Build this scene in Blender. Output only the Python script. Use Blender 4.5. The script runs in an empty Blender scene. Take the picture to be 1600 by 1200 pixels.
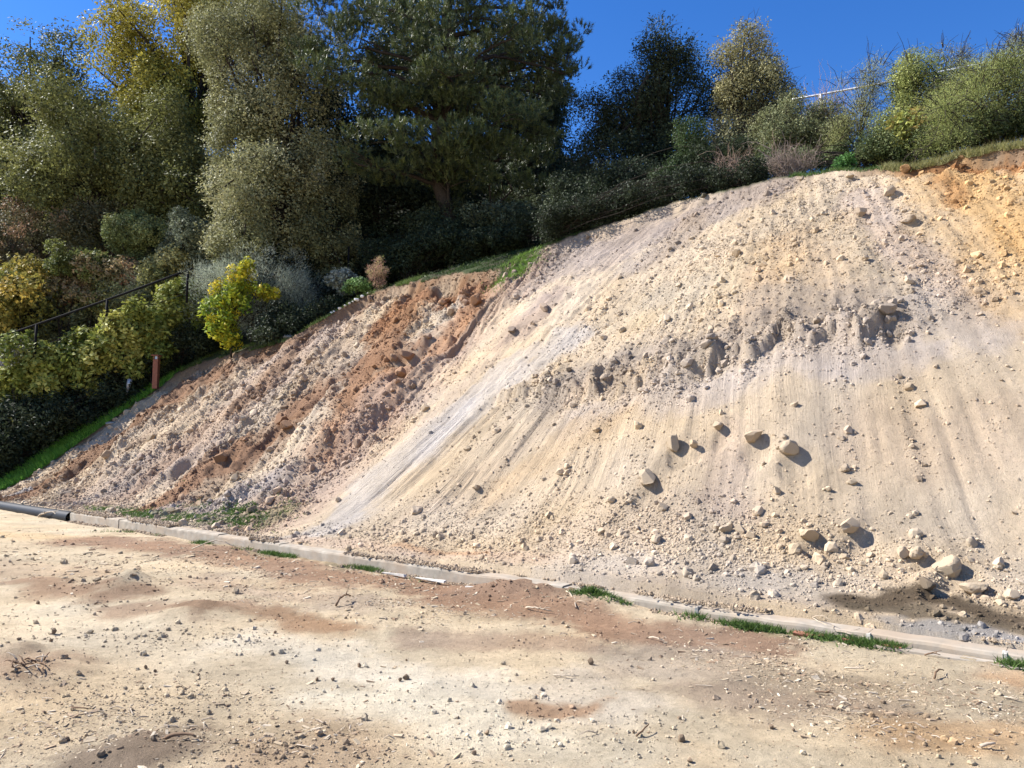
import bpy, math
import numpy as np
from mathutils import Vector, noise as mnoise

# ------------------------------------------------------------------ camera, sky, sun, exposure
scene = bpy.context.scene
PITCH = math.atan(100/1164)
FOC = 1164.0
CAMZ = 1.6
cam_d = bpy.data.cameras.new('camera')
cam_d.sensor_width = 36; cam_d.lens = 36*FOC/1600
cam_d.clip_start = .05; cam_d.clip_end = 6000
cam = bpy.data.objects.new('camera', cam_d)
cam.location = (0, 0, CAMZ); cam.rotation_euler = (math.pi/2+PITCH, 0, 0)
scene.collection.objects.link(cam); scene.camera = cam

SUN_EL = math.radians(43)
SUN_AZ_BACK = math.radians(13)        # how far behind the picture plane the sun stands, on the left
sun_dir = Vector((-math.cos(SUN_AZ_BACK)*math.cos(SUN_EL), math.sin(SUN_AZ_BACK)*math.cos(SUN_EL), math.sin(SUN_EL)))
world = bpy.data.worlds.new('World'); scene.world = world; world.use_nodes = True
wn = world.node_tree.nodes; wl = world.node_tree.links
bg = wn['Background']
sky = wn.new('ShaderNodeTexSky'); sky.sky_type = 'NISHITA'; sky.sun_disc = False
sky.sun_elevation = SUN_EL; sky.sun_rotation = math.atan2(sun_dir.x, sun_dir.y)
sky.air_density = 1.0; sky.dust_density = 0.1; sky.ozone_density = 3.5; sky.altitude = 600
hs = wn.new('ShaderNodeHueSaturation'); hs.inputs['Saturation'].default_value = 1.3; hs.inputs['Value'].default_value = 1.0
hs.inputs['Hue'].default_value = .512
wl.new(sky.outputs[0], hs.inputs['Color']); wl.new(hs.outputs[0], bg.inputs['Color'])
bg.inputs['Strength'].default_value = 0.094
sd = bpy.data.lights.new('sun', 'SUN'); sd.energy = 5.0; sd.angle = math.radians(.5); sd.color = (1, .965, .91)
so = bpy.data.objects.new('sun', sd); so.rotation_euler = sun_dir.to_track_quat('Z', 'Y').to_euler()
scene.collection.objects.link(so)
scene.view_settings.view_transform = 'Standard'; scene.view_settings.look = 'None'
scene.view_settings.exposure = 1.2; scene.view_settings.gamma = 1
scene.view_settings.use_curve_mapping = False
scene.cycles.max_bounces = 5; scene.cycles.transparent_max_bounces = 4
scene.cycles.diffuse_bounces = 3; scene.cycles.glossy_bounces = 2

col = scene.collection
rng = np.random.default_rng(7)

# ------------------------------------------------------------------ numpy noise
def _h(ix, iy, seed):
    n = (ix.astype(np.int64)*374761393 + iy.astype(np.int64)*668265263 + seed*1442695041) & 0xffffffff
    n = ((n ^ (n >> 13))*1274126177) & 0xffffffff
    n = n ^ (n >> 16)
    return (n & 0xffffff)/float(0xffffff)
def vn(x, y, seed=0):
    x = np.asarray(x, float); y = np.asarray(y, float)
    ix = np.floor(x); iy = np.floor(y); fx = x-ix; fy = y-iy
    fx = fx*fx*fx*(fx*(fx*6-15)+10); fy = fy*fy*fy*(fy*(fy*6-15)+10)
    a = _h(ix, iy, seed); b = _h(ix+1, iy, seed); c = _h(ix, iy+1, seed); d = _h(ix+1, iy+1, seed)
    return (a+(b-a)*fx)*(1-fy)+(c+(d-c)*fx)*fy
def fbm(x, y, seed=0, octv=4, gain=.5):
    s = 0; a = 1; t = 0
    for i in range(octv):
        # rotate each octave so that the lattice never shows
        ca, sa = math.cos(.7*i+.4), math.sin(.7*i+.4)
        s = s + a*vn((x*ca-y*sa)*2**i, (x*sa+y*ca)*2**i, seed+i*17); t += a; a *= gain
    return s/t*2-1
def voro(x, y, seed=0):
    ix = np.floor(x); iy = np.floor(y)
    best = np.full(x.shape, 9.0); idv = np.zeros(x.shape)
    for dx in (-1, 0, 1):
        for dy in (-1, 0, 1):
            cx = ix+dx; cy = iy+dy
            px = cx+_h(cx, cy, seed); py = cy+_h(cx, cy, seed+5)
            d = (px-x)**2+(py-y)**2
            m = d < best
            best = np.where(m, d, best); idv = np.where(m, _h(cx, cy, seed+9), idv)
    return np.sqrt(best), idv
def sstep(a, b, x):
    t = np.clip((x-a)/(b-a), 0, 1); return t*t*(3-2*t)

# ------------------------------------------------------------------ places: yard plane and bank coordinates
def ray(px, py):
    x = (px-800)/FOC; y = (600-py)/FOC
    return np.array([x, math.cos(PITCH)-y*math.sin(PITCH), math.sin(PITCH)+y*math.cos(PITCH)])
def at(px, py, Y):                       # the point at distance Y seen at px, py
    d = ray(px, py); k = Y/d[1]
    return np.array([d[0]*k, Y, CAMZ+d[2]*k])
def on_yard(px, py, z=0.):
    d = ray(px, py); k = (z-CAMZ)/d[2]
    return np.array([d[0]*k, d[1]*k])
P0 = np.array([3.696, 5.522]); U = np.array([-0.77089, 0.63697]); N = np.array([0.63697, 0.77089])
def to_st(X, Y): return (X-P0[0])*U[0]+(Y-P0[1])*U[1], (X-P0[0])*N[0]+(Y-P0[1])*N[1]
def to_xy(s, t): return P0[0]+s*U[0]+t*N[0], P0[1]+s*U[1]+t*N[1]

def face_z(s, t):                        # the cut face without relief
    w = .35
    t1 = 1.3+0.25*sstep(6, 0, s)
    return .13+.045*np.maximum(t, 0)+.80*w*np.log1p(np.exp(np.clip((t-t1)/w, -30, 30)))
_S = np.array([-14, -4, 0.52, 1.54, 2.41, 4.03, 5.48, 7.79, 10.2, 11.58, 12.45, 14.4, 16.41, 18.47, 19.85, 22.5, 24.76, 25.45, 25.75, 26.0, 26.3, 30, 60])
_C = np.array([7.6, 7.5, 7.25, 7.22, 7.15, 7.66, 7.75, 7.81, 7.43, 7.05, 6.55, 6.68, 6.78, 6.49, 5.1, 4.8, 4.55, 3.8, 2.6, 1.3, .55, .5, .5])
_TT = np.linspace(0, 16, 800)
_G = np.array([[-14, .05], [2, .06], [5, .1], [8, .25], [10, .42], [16, .42], [18, .36], [20, .33], [24, .55], [26.3, .78], [60, .78]])
_D = np.array([[-14, 9], [8, 4], [10, 5], [14, 6], [17, 8], [20, 9], [24, 10], [30, 10], [60, 12]])
_E = np.array([[-14, .05], [12, .05], [19, .3], [60, .4]])
def crest_c(s):
    return np.interp(s, _S, _C)+.12*(vn(s*1.1, s*0+3, 31)-.5)+.10*(vn(s*3.7, s*0+3, 33)-.5)+.07*(vn(s*9, s*0+3, 34)-.5)
def crest_t(s):
    c = crest_c(s)
    t = (c-.13)/.845+1.3
    for _ in range(6): t = t-(face_z(s, t)-c)/.845
    return t
def plateau_z(s, t):
    c = crest_c(s); d = np.maximum(t-crest_t(s), -1)
    g = np.interp(s, _G[:, 0], _G[:, 1]); dc = np.interp(s, _D[:, 0], _D[:, 1])
    return c+g*np.minimum(d, dc)+np.interp(s, _E[:, 0], _E[:, 1])*np.clip(d-dc, 0, 45)+.46*np.clip(s-27.8, 0, 24)*sstep(0, 1.5, d)
def cut_depth(s, t):                     # >0 inside the bare cut, in metres of height below the turf plane
    m = sstep(26.3, 27.0, s); return (plateau_z(s, t)-face_z(s, t))*(1-m)-.6*m
def base_z(s, t):
    m = sstep(26.3, 27.0, s); p = plateau_z(s, t)
    return np.where(t > 0.2, np.minimum(face_z(s, t), p)*(1-m)+p*m, 0)
def hz(X, Y):
    s, t = to_st(np.asarray(X, float), np.asarray(Y, float)); return base_z(s, t)
_K = np.linspace(3, 60, 6000)
def st(px, py):                          # where on the bank a sight line lands
    d = ray(px, py); X = _K*d[0]; Y = _K*d[1]; Z = CAMZ+_K*d[2]
    s, t = to_st(X, Y)
    ok = (t > 0) & (Z < face_z(s, t))
    i = np.argmax(ok) if ok.any() else -1
    return s[i], t[i]

# ------------------------------------------------------------------ object helpers
def tag(o, label=None, cat=None, group=None, kind=None):
    if label: o['label'] = label
    if cat: o['category'] = cat
    if group: o['group'] = group
    if kind: o['kind'] = kind
    return o
def empty(name, loc, label, cat, group=None, rz=0):
    o = bpy.data.objects.new(name, None); col.objects.link(o)
    o.location = loc; o.rotation_euler.z = rz; o.empty_display_size = .2
    return tag(o, label, cat, group)
def make_mesh(name, V, F, colors=None, smooth=True, mats=None, fmat=None):
    me = bpy.data.meshes.new(name)
    V = np.ascontiguousarray(V, dtype=np.float32)
    F = np.ascontiguousarray(F, dtype=np.int32)
    nf, k = F.shape
    me.vertices.add(len(V)); me.vertices.foreach_set('co', V.ravel())
    me.loops.add(nf*k); me.loops.foreach_set('vertex_index', F.ravel())
    me.polygons.add(nf); me.polygons.foreach_set('loop_start', np.arange(nf, dtype=np.int32)*k)
    me.polygons.foreach_set('use_smooth', np.full(nf, smooth))
    for m in (mats or []): me.materials.append(m)
    if fmat is not None: me.polygons.foreach_set('material_index', fmat.astype(np.int32))
    if colors is not None:
        a = me.attributes.new('Col', 'FLOAT_COLOR', 'POINT')
        c = np.ones((len(V), 4), np.float32); c[:, :3] = colors
        a.data.foreach_set('color', c.ravel())
    me.update(calc_edges=True)
    return me
def add(name, me, parent=None, loc=None):
    o = bpy.data.objects.new(name, me); col.objects.link(o)
    if parent is not None: o.parent = parent
    if loc is not None: o.location = loc
    return o
class MB:                                # collects simple shapes into one mesh
    def __init__(s): s.v = []; s.f = []; s.n = 0
    def put(s, v, f):
        s.v.append(np.asarray(v, float)); s.f += [tuple(i+s.n for i in q) for q in f]; s.n += len(v)
    def box(s, a, b, jit=0):
        a = np.array(a, float); b = np.array(b, float)
        v = np.array([[x, y, z] for z in (a[2], b[2]) for y in (a[1], b[1]) for x in (a[0], b[0])])
        if jit: v = v+rng.normal(0, jit, v.shape)
        s.put(v, [(0, 2, 3, 1), (4, 5, 7, 6), (0, 1, 5, 4), (2, 6, 7, 3), (0, 4, 6, 2), (1, 3, 7, 5)])
    def tube(s, P, R, k=6, cap=True):
        P = np.asarray(P, float); R = np.broadcast_to(np.asarray(R, float), (len(P),))
        T = np.gradient(P, axis=0); T /= np.linalg.norm(T, axis=1)[:, None]+1e-9
        ref = np.array([0.13, .29, .95]) if abs(T[0][2]) < .9 else np.array([.95, .2, .1])
        v = []
        for p, t, r in zip(P, T, R):
            a = np.cross(t, ref); a /= np.linalg.norm(a); b = np.cross(t, a)
            for i in range(k):
                an = 2*math.pi*i/k; v.append(p+r*(a*math.cos(an)+b*math.sin(an)))
        f = [(j*k+i, j*k+(i+1) % k, (j+1)*k+(i+1) % k, (j+1)*k+i) for j in range(len(P)-1) for i in range(k)]
        if cap: f += [tuple(range(k))[::-1], tuple(range((len(P)-1)*k, len(P)*k))]
        s.put(v, f)
    def build(s, name, mat, parent=None, loc=None, smooth=False, bevel=0):
        me = bpy.data.meshes.new(name)
        V = np.concatenate(s.v) if s.v else np.zeros((0, 3))
        me.from_pydata(V.tolist(), [], s.f); me.materials.append(mat)
        if smooth: me.polygons.foreach_set('use_smooth', np.ones(len(me.polygons), bool))
        me.update()
        o = add(name, me, parent, loc)
        if bevel:
            b = o.modifiers.new('bevel', 'BEVEL'); b.width = bevel; b.segments = 2
        return o

# ------------------------------------------------------------------ materials
def new_mat(name):
    m = bpy.data.materials.new(name); m.use_nodes = True
    nt = m.node_tree; return m, nt.nodes, nt.links, nt.nodes['Principled BSDF']
def soil_mat(name, scale=1., bump=.6, src='Col', rough=.95, spec=.15, amp=.35):
    m, n, l, b = new_mat(name)
    if src == 'Col':
        a = n.new('ShaderNodeAttribute'); a.attribute_name = 'Col'; cs = a.outputs['Color']
    elif src == 'tint':
        a = n.new('ShaderNodeAttribute'); a.attribute_name = 'tint'; a.attribute_type = 'INSTANCER'; cs = a.outputs['Color']
    else:
        a = n.new('ShaderNodeObjectInfo'); cs = a.outputs['Color']
    tc = n.new('ShaderNodeTexCoord')
    n1 = n.new('ShaderNodeTexNoise'); n1.inputs['Scale'].default_value = 9*scale; n1.inputs['Detail'].default_value = 8; n1.inputs['Roughness'].default_value = .75
    n2 = n.new('ShaderNodeTexNoise'); n2.inputs['Scale'].default_value = 55*scale; n2.inputs['Detail'].default_value = 4; n2.inputs['Roughness'].default_value = .8
    l.new(tc.outputs['Object'], n1.inputs['Vector']); l.new(tc.outputs['Object'], n2.inputs['Vector'])
    ad = n.new('ShaderNodeMath'); ad.operation = 'ADD'
    l.new(n1.outputs[0], ad.inputs[0]); l.new(n2.outputs[0], ad.inputs[1])
    mr = n.new('ShaderNodeMapRange'); mr.inputs['From Min'].default_value = .6; mr.inputs['From Max'].default_value = 1.4
    mr.inputs['To Min'].default_value = 1-amp; mr.inputs['To Max'].default_value = 1+amp
    l.new(ad.outputs[0], mr.inputs['Value'])
    n3 = n.new('ShaderNodeTexNoise'); n3.inputs['Scale'].default_value = 34*scale; n3.inputs['Detail'].default_value = 3; n3.inputs['Roughness'].default_value = .7
    l.new(tc.outputs['Object'], n3.inputs['Vector'])
    m3 = n.new('ShaderNodeMapRange'); m3.inputs['From Min'].default_value = .58; m3.inputs['From Max'].default_value = .68; m3.inputs['To Min'].default_value = 1; m3.inputs['To Max'].default_value = .66
    l.new(n3.outputs[0], m3.inputs['Value']); mm = n.new('ShaderNodeMath'); mm.operation = 'MULTIPLY'; l.new(mr.outputs[0], mm.inputs[0]); l.new(m3.outputs[0], mm.inputs[1])
    vm = n.new('ShaderNodeVectorMath'); vm.operation = 'SCALE'
    l.new(cs, vm.inputs[0]); l.new(mm.outputs[0], vm.inputs['Scale']); l.new(vm.outputs[0], b.inputs['Base Color'])
    bp = n.new('ShaderNodeBump'); bp.inputs['Strength'].default_value = bump; bp.inputs['Distance'].default_value = .05/scale
    l.new(ad.outputs[0], bp.inputs['Height']); l.new(bp.outputs[0], b.inputs['Normal'])
    b.inputs['Roughness'].default_value = rough; b.inputs['Specular IOR Level'].default_value = spec
    return m
def add_streaks(m):
    nt = m.node_tree; n = nt.nodes; l = nt.links; b = n['Principled BSDF']
    a = n.new('ShaderNodeAttribute'); a.attribute_name = 'strk'
    sx = n.new('ShaderNodeSeparateXYZ'); l.new(a.outputs['Vector'], sx.inputs[0])
    cb = n.new('ShaderNodeCombineXYZ')
    mx_ = n.new('ShaderNodeMath'); mx_.operation = 'MULTIPLY'; mx_.inputs[1].default_value = 30; l.new(sx.outputs[0], mx_.inputs[0])
    my_ = n.new('ShaderNodeMath'); my_.operation = 'MULTIPLY'; my_.inputs[1].default_value = 1.6; l.new(sx.outputs[1], my_.inputs[0])
    l.new(mx_.outputs[0], cb.inputs[0]); l.new(my_.outputs[0], cb.inputs[1])
    nz = n.new('ShaderNodeTexNoise'); nz.noise_dimensions = '2D'; nz.inputs['Scale'].default_value = 1; nz.inputs['Detail'].default_value = 3; nz.inputs['Roughness'].default_value = .6
    l.new(cb.outputs[0], nz.inputs['Vector'])
    h = n.new('ShaderNodeMath'); h.operation = 'MULTIPLY'; l.new(nz.outputs[0], h.inputs[0]); l.new(sx.outputs[2], h.inputs[1])
    b2 = n.new('ShaderNodeBump'); b2.inputs['Strength'].default_value = 1; b2.inputs['Distance'].default_value = .024
    old = b.inputs['Normal'].links[0].from_socket
    l.new(old, b2.inputs['Normal']); l.new(h.outputs[0], b2.inputs['Height']); l.new(b2.outputs[0], b.inputs['Normal'])
def leaf_mat(name, rough=.42, trans=.25, spec=.5):
    m, n, l, b = new_mat(name)
    a = n.new('ShaderNodeAttribute'); a.attribute_name = 'Col'
    l.new(a.outputs['Color'], b.inputs['Base Color'])
    b.inputs['Roughness'].default_value = rough; b.inputs['Specular IOR Level'].default_value = spec
    tr = n.new('ShaderNodeBsdfTranslucent'); l.new(a.outputs['Color'], tr.inputs['Color'])
    mx = n.new('ShaderNodeMixShader'); mx.inputs[0].default_value = trans
    l.new(b.outputs[0], mx.inputs[1]); l.new(tr.outputs[0], mx.inputs[2])
    l.new(mx.outputs[0], n['Material Output'].inputs['Surface'])
    return m
def spray_mat(name, rough, trans, spec):
    m, n, l, b = new_mat(name)
    a = n.new('ShaderNodeAttribute'); a.attribute_name = 'tint'
    v = n.new('ShaderNodeAttribute'); v.attribute_name = 'lv'
    vm = n.new('ShaderNodeVectorMath'); vm.operation = 'SCALE'; l.new(a.outputs['Color'], vm.inputs[0]); l.new(v.outputs['Fac'], vm.inputs['Scale'])
    l.new(vm.outputs[0], b.inputs['Base Color'])
    b.inputs['Roughness'].default_value = rough; b.inputs['Specular IOR Level'].default_value = spec
    tr = n.new('ShaderNodeBsdfTranslucent'); l.new(vm.outputs[0], tr.inputs['Color'])
    mx = n.new('ShaderNodeMixShader'); mx.inputs[0].default_value = trans
    l.new(b.outputs[0], mx.inputs[1]); l.new(tr.outputs[0], mx.inputs[2]); l.new(mx.outputs[0], n['Material Output'].inputs['Surface'])
    return m
def plain(name, c, rough=.7, metal=0, spec=.4, var=.15, sc=8, bump=.2):
    m, n, l, b = new_mat(name)
    nz = n.new('ShaderNodeTexNoise'); nz.inputs['Scale'].default_value = sc; nz.inputs['Detail'].default_value = 6
    tc = n.new('ShaderNodeTexCoord'); l.new(tc.outputs['Object'], nz.inputs['Vector'])
    rp = n.new('ShaderNodeValToRGB')
    rp.color_ramp.elements[0].position = .3; rp.color_ramp.elements[1].position = .7
    rp.color_ramp.elements[0].color = (*[x*(1-var) for x in c], 1); rp.color_ramp.elements[1].color = (*[min(1, x*(1+var)) for x in c], 1)
    l.new(nz.outputs[0], rp.inputs[0]); l.new(rp.outputs[0], b.inputs['Base Color'])
    bp = n.new('ShaderNodeBump'); bp.inputs['Strength'].default_value = bump; bp.inputs['Distance'].default_value = .01
    l.new(nz.outputs[0], bp.inputs['Height']); l.new(bp.outputs[0], b.inputs['Normal'])
    b.inputs['Roughness'].default_value = rough; b.inputs['Metallic'].default_value = metal; b.inputs['Specular IOR Level'].default_value = spec
    return m
def dirty_concrete():
    m = plain('concrete', (.32, .28, .225), .9, 0, .2, .25, 7, .8); nt = m.node_tree; n = nt.nodes; l = nt.links; b = n['Principled BSDF']
    old = b.inputs['Base Color'].links[0].from_socket; tc = n.new('ShaderNodeTexCoord'); nz = n.new('ShaderNodeTexNoise'); nz.inputs['Scale'].default_value = 1.7; nz.inputs['Detail'].default_value = 9; nz.inputs['Roughness'].default_value = .7
    l.new(tc.outputs['Object'], nz.inputs['Vector']); mr = n.new('ShaderNodeMapRange'); mr.inputs['From Min'].default_value = .42; mr.inputs['From Max'].default_value = .62; l.new(nz.outputs[0], mr.inputs['Value'])
    mx = n.new('ShaderNodeMix'); mx.data_type = 'RGBA'; l.new(mr.outputs[0], mx.inputs[0]); l.new(old, mx.inputs[6]); mx.inputs[7].default_value = (.33, .26, .19, 1); l.new(mx.outputs[2], b.inputs['Base Color'])
    return m
M = dict(
    soil=soil_mat('bank_soil', 1.6, 1., amp=.2), yard=soil_mat('yard_soil', 2.2, 1., amp=.34), hill=soil_mat('hill_mulch', 1, .8),
    clod=soil_mat('clod_soil', 2.5, .5, 'obj', amp=.15), bits=soil_mat('bit_soil', 2.5, .4, 'tint', amp=.12),
    leaf=leaf_mat('leaf', .6, .32, .2), glossy=leaf_mat('glossy_leaf', .5, .2, .4), spray=spray_mat('spray_leaf', .6, .3, .16), needle=leaf_mat('needle', .5, .15), grass=leaf_mat('grass', .6, .35, .3),
    bark=plain('bark', (.04, .032, .026), .95, 0, .1, .4, 14, .8), pale_bark=plain('pale_bark', (.25, .22, .19), .9, 0, .2, .3, 14, .5),  # bark colour lowered to stand in for crown shade on the trunk
    twig=plain('dry_wood', (.38, .31, .23), .85, 0, .2, .3, 20, .4), dark_wood=plain('dark_wood', (.16, .1, .06), .85, 0, .2, .3, 20, .4),
    concrete=dirty_concrete(), mortar=plain('mortar_patch', (.45, .42, .37), .9, 0, .2, .25, 12, .6),
    brick=plain('brick_red', (.25, .115, .07), .9, 0, .2, .25, 18, .5), black=plain('black_paint', (.01, .01, .011), .8, 0, .1, .2, 20, .1),
    cylinder=plain('cylinder_black', (.008, .009, .013), .6, 0, .2, .2, 6, .1), galv=plain('galvanised', (.55, .56, .58), .45, .6, .5, .1, 10, .1),
    rust=plain('rusted_copper', (.24, .085, .045), .6, .2, .4, .25, 12, .2), gray=plain('grey_metal', (.42, .45, .5), .4, .5, .5, .1, 12, .1),
    lemon=plain('lemon_skin', (.75, .6, .08), .45, 0, .5, .05, 40, .2), whitestone=plain('white_stone', (.7, .68, .63), .8, 0, .3, .1, 20, .3),
    rock=plain('pale_rock', (.42, .38, .33), .9, 0, .2, .2, 9, .5))

# ------------------------------------------------------------------ colours (albedo)
CREAM = (.515, .405, .28); PINK = (.42, .325, .24); LGREY = (.47, .39, .31); ORANGE = (.56, .35, .15)
RED = (.235, .125, .068); DBROWN = (.15, .095, .06); TAN = (.45, .325, .20); GREYB = (.31, .255, .20); PALE = (.56, .45, .32)
def paint(C, x, y, strokes, conv, warp=.12, seed=3, yscale=1.):
    wx = x+warp*fbm(x*1.3, y*1.3, seed, 4)*2.2; wy = y+warp*fbm(x*1.3+40, y*1.3+9, seed+1, 4)*2.2
    rough_edge = fbm(x*5, y*5, seed+2, 4, .7)*1.6
    for pts, width, c, k in strokes:
        P = np.array([conv(*p) for p in pts])
        if len(P) == 1: P = np.vstack([P, P+1e-3])
        d = np.full(x.shape, 1e9)
        for a, b in zip(P[:-1], P[1:]):
            ab = b-a; q = np.clip(((wx-a[0])*ab[0]+(wy-a[1])*ab[1])/(ab@ab+1e-12), 0, 1)
            d = np.minimum(d, np.hypot(wx-a[0]-q*ab[0], wy-a[1]-q*ab[1]))
        m = (1-sstep(.35, 1.25, d/width+.28*rough_edge))*k
        C += (np.array(c)-C)*m[:, None]
    return C

# ------------------------------------------------------------------ the bank
_A = np.array([[-14, .42], [0, .42], [2, .35], [3.3, .32], [5, .17], [6.5, .03], [8.5, -.2], [10.2, -.2], [11.6, .02], [13, .29], [16, .32], [60, .32]])
def streak_c(s, t):
    p = s
    for _ in range(4): p = s-np.interp(p+2*np.interp(p, _A[:, 0], _A[:, 1]), _A[:, 0], _A[:, 1])*t
    return p
LIP = np.array([st(*q) for q in [(700, 640), (790, 636), (860, 622), (900, 648), (960, 640), (1005, 650), (1060, 643), (1095, 645), (1125, 612), (1180, 612), (1215, 580), (1262, 592), (1300, 560), (1345, 585), (1390, 562), (1450, 540), (1500, 505)]])
LIP = LIP[np.argsort(LIP[:, 0])]
LUMPS = [  # px, py, radius, sink, colour, label
    (1012, 788, .19, .45, CREAM, 'smooth cream soil lump low on the bank with a dark crevice at its right'),
    (1236, 742, .17, .45, CREAM, 'round cream boulder right of the dark hollows in the lower bank'),
    (1122, 716, .11, .4, CREAM, 'small cream boulder alone below the rough soil lip'),
    (1176, 728, .14, .4, TAN, 'tan boulder with the darkest hollow beneath it in the lower bank'),
    (1053, 742, .15, .4, CREAM, 'cream boulder split by a dark crevice above the smooth lump'),
    (1085, 744, .09, .3, TAN, 'small tan stone at the right of the split crevice boulder'),
    (1268, 866, .14, .35, CREAM, 'cream boulder at the foot of the bank with deep shadow at its right'),
    (1328, 850, .16, .35, TAN, 'tall tan boulder casting a tall dark shadow near the foot of the bank'),
    (1413, 882, .10, .3, PALE, 'left one of the two pale round boulders side by side at the bank foot'),
    (1434, 884, .10, .3, PALE, 'right one of the two pale round boulders side by side at the bank foot'),
    (1480, 899, .17, .45, PALE, 'broad pale boulder above the dark wet patch at the bank foot'),
    (1522, 918, .13, .45, PALE, 'flat pale boulder right of the broad one near the wet patch'),
    (1448, 928, .10, .4, GREYB, 'low grey stone just above the dark wet patch'),
    (850, 490, .16, .35, TAN, 'tan rock jutting out at the top of the smooth grey fan of soil'),
    (800, 521, .14, .35, GREYB, 'grey brown rock left of the top of the smooth grey fan'),
    (744, 775, .09, .3, TAN, 'lone brown stone low on the streaked fan of soil'),
    (664, 619, .13, .35, TAN, 'tan rock at the left edge of the smooth grey fan'),
    (440, 655, .26, .35, (.36, .21, .12), 'large reddish rock standing out of the brown soil band'),
    (445, 672, .19, .35, (.36, .21, .12), 'reddish rock directly below the large one in the brown band'),
    (636, 543, .25, .4, (.36, .21, .12), 'large red brown rock in the upper left cut'),
    (626, 573, .21, .35, (.38, .23, .13), 'red brown rock just under the larger one in the upper left cut'),
    (744, 462, .24, .4, (.34, .2, .11), 'red brown rock close under the grass edge with a dark hollow'),
    (703, 478, .17, .4, (.38, .24, .14), 'reddish rock under the grass edge left of the dark hollow'),
    (346, 727, .25, .3, (.2, .13, .085), 'dark brown rock in the lower brown soil band'),
    (136, 753, .2, .25, (.17, .115, .08), 'dark angular rock near the left foot of the bank'),
    (168, 716, .22, .35, (.24, .16, .11), 'dark brown rock on the left flank of the bank'),
    (486, 561, .22, .4, TAN, 'tan rock beneath the shaded grass edge of the left cut'),
    (1150, 424, .12, .3, TAN, 'single brown rock on the smooth upper bank'),
    (1386, 546, .16, .4, GREYB, 'grey clod over a dark hollow on the rough soil lip'),
    (1104, 612, .17, .45, GREYB, 'dark grey clod over the deep hollow in the middle of the soil lip'),
    (1075, 632, .13, .45, GREYB, 'grey clod left of the deep hollow in the middle of the soil lip'),
    (1390, 322, .14, .35, GREYB, 'grey clod high on the bank near its top right edge'),
    (1345, 365, .13, .35, GREYB, 'grey clod in the cluster high on the right of the bank'),
    (1420, 378, .15, .35, GREYB, 'grey clod at the lower right of the cluster high on the bank'),
    (1329, 283, .12, .35, TAN, 'tan rock on the very top edge of the bank'),
    (1418, 272, .12, .35, ORANGE, 'orange tan rock on the top edge beside the grass'),
    (1100, 308, .13, .4, GREYB, 'grey rock on the shaded top edge below the dark trees'),
]
LUMP_ST = [st(a[0], a[1]) for a in LUMPS]

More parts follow.
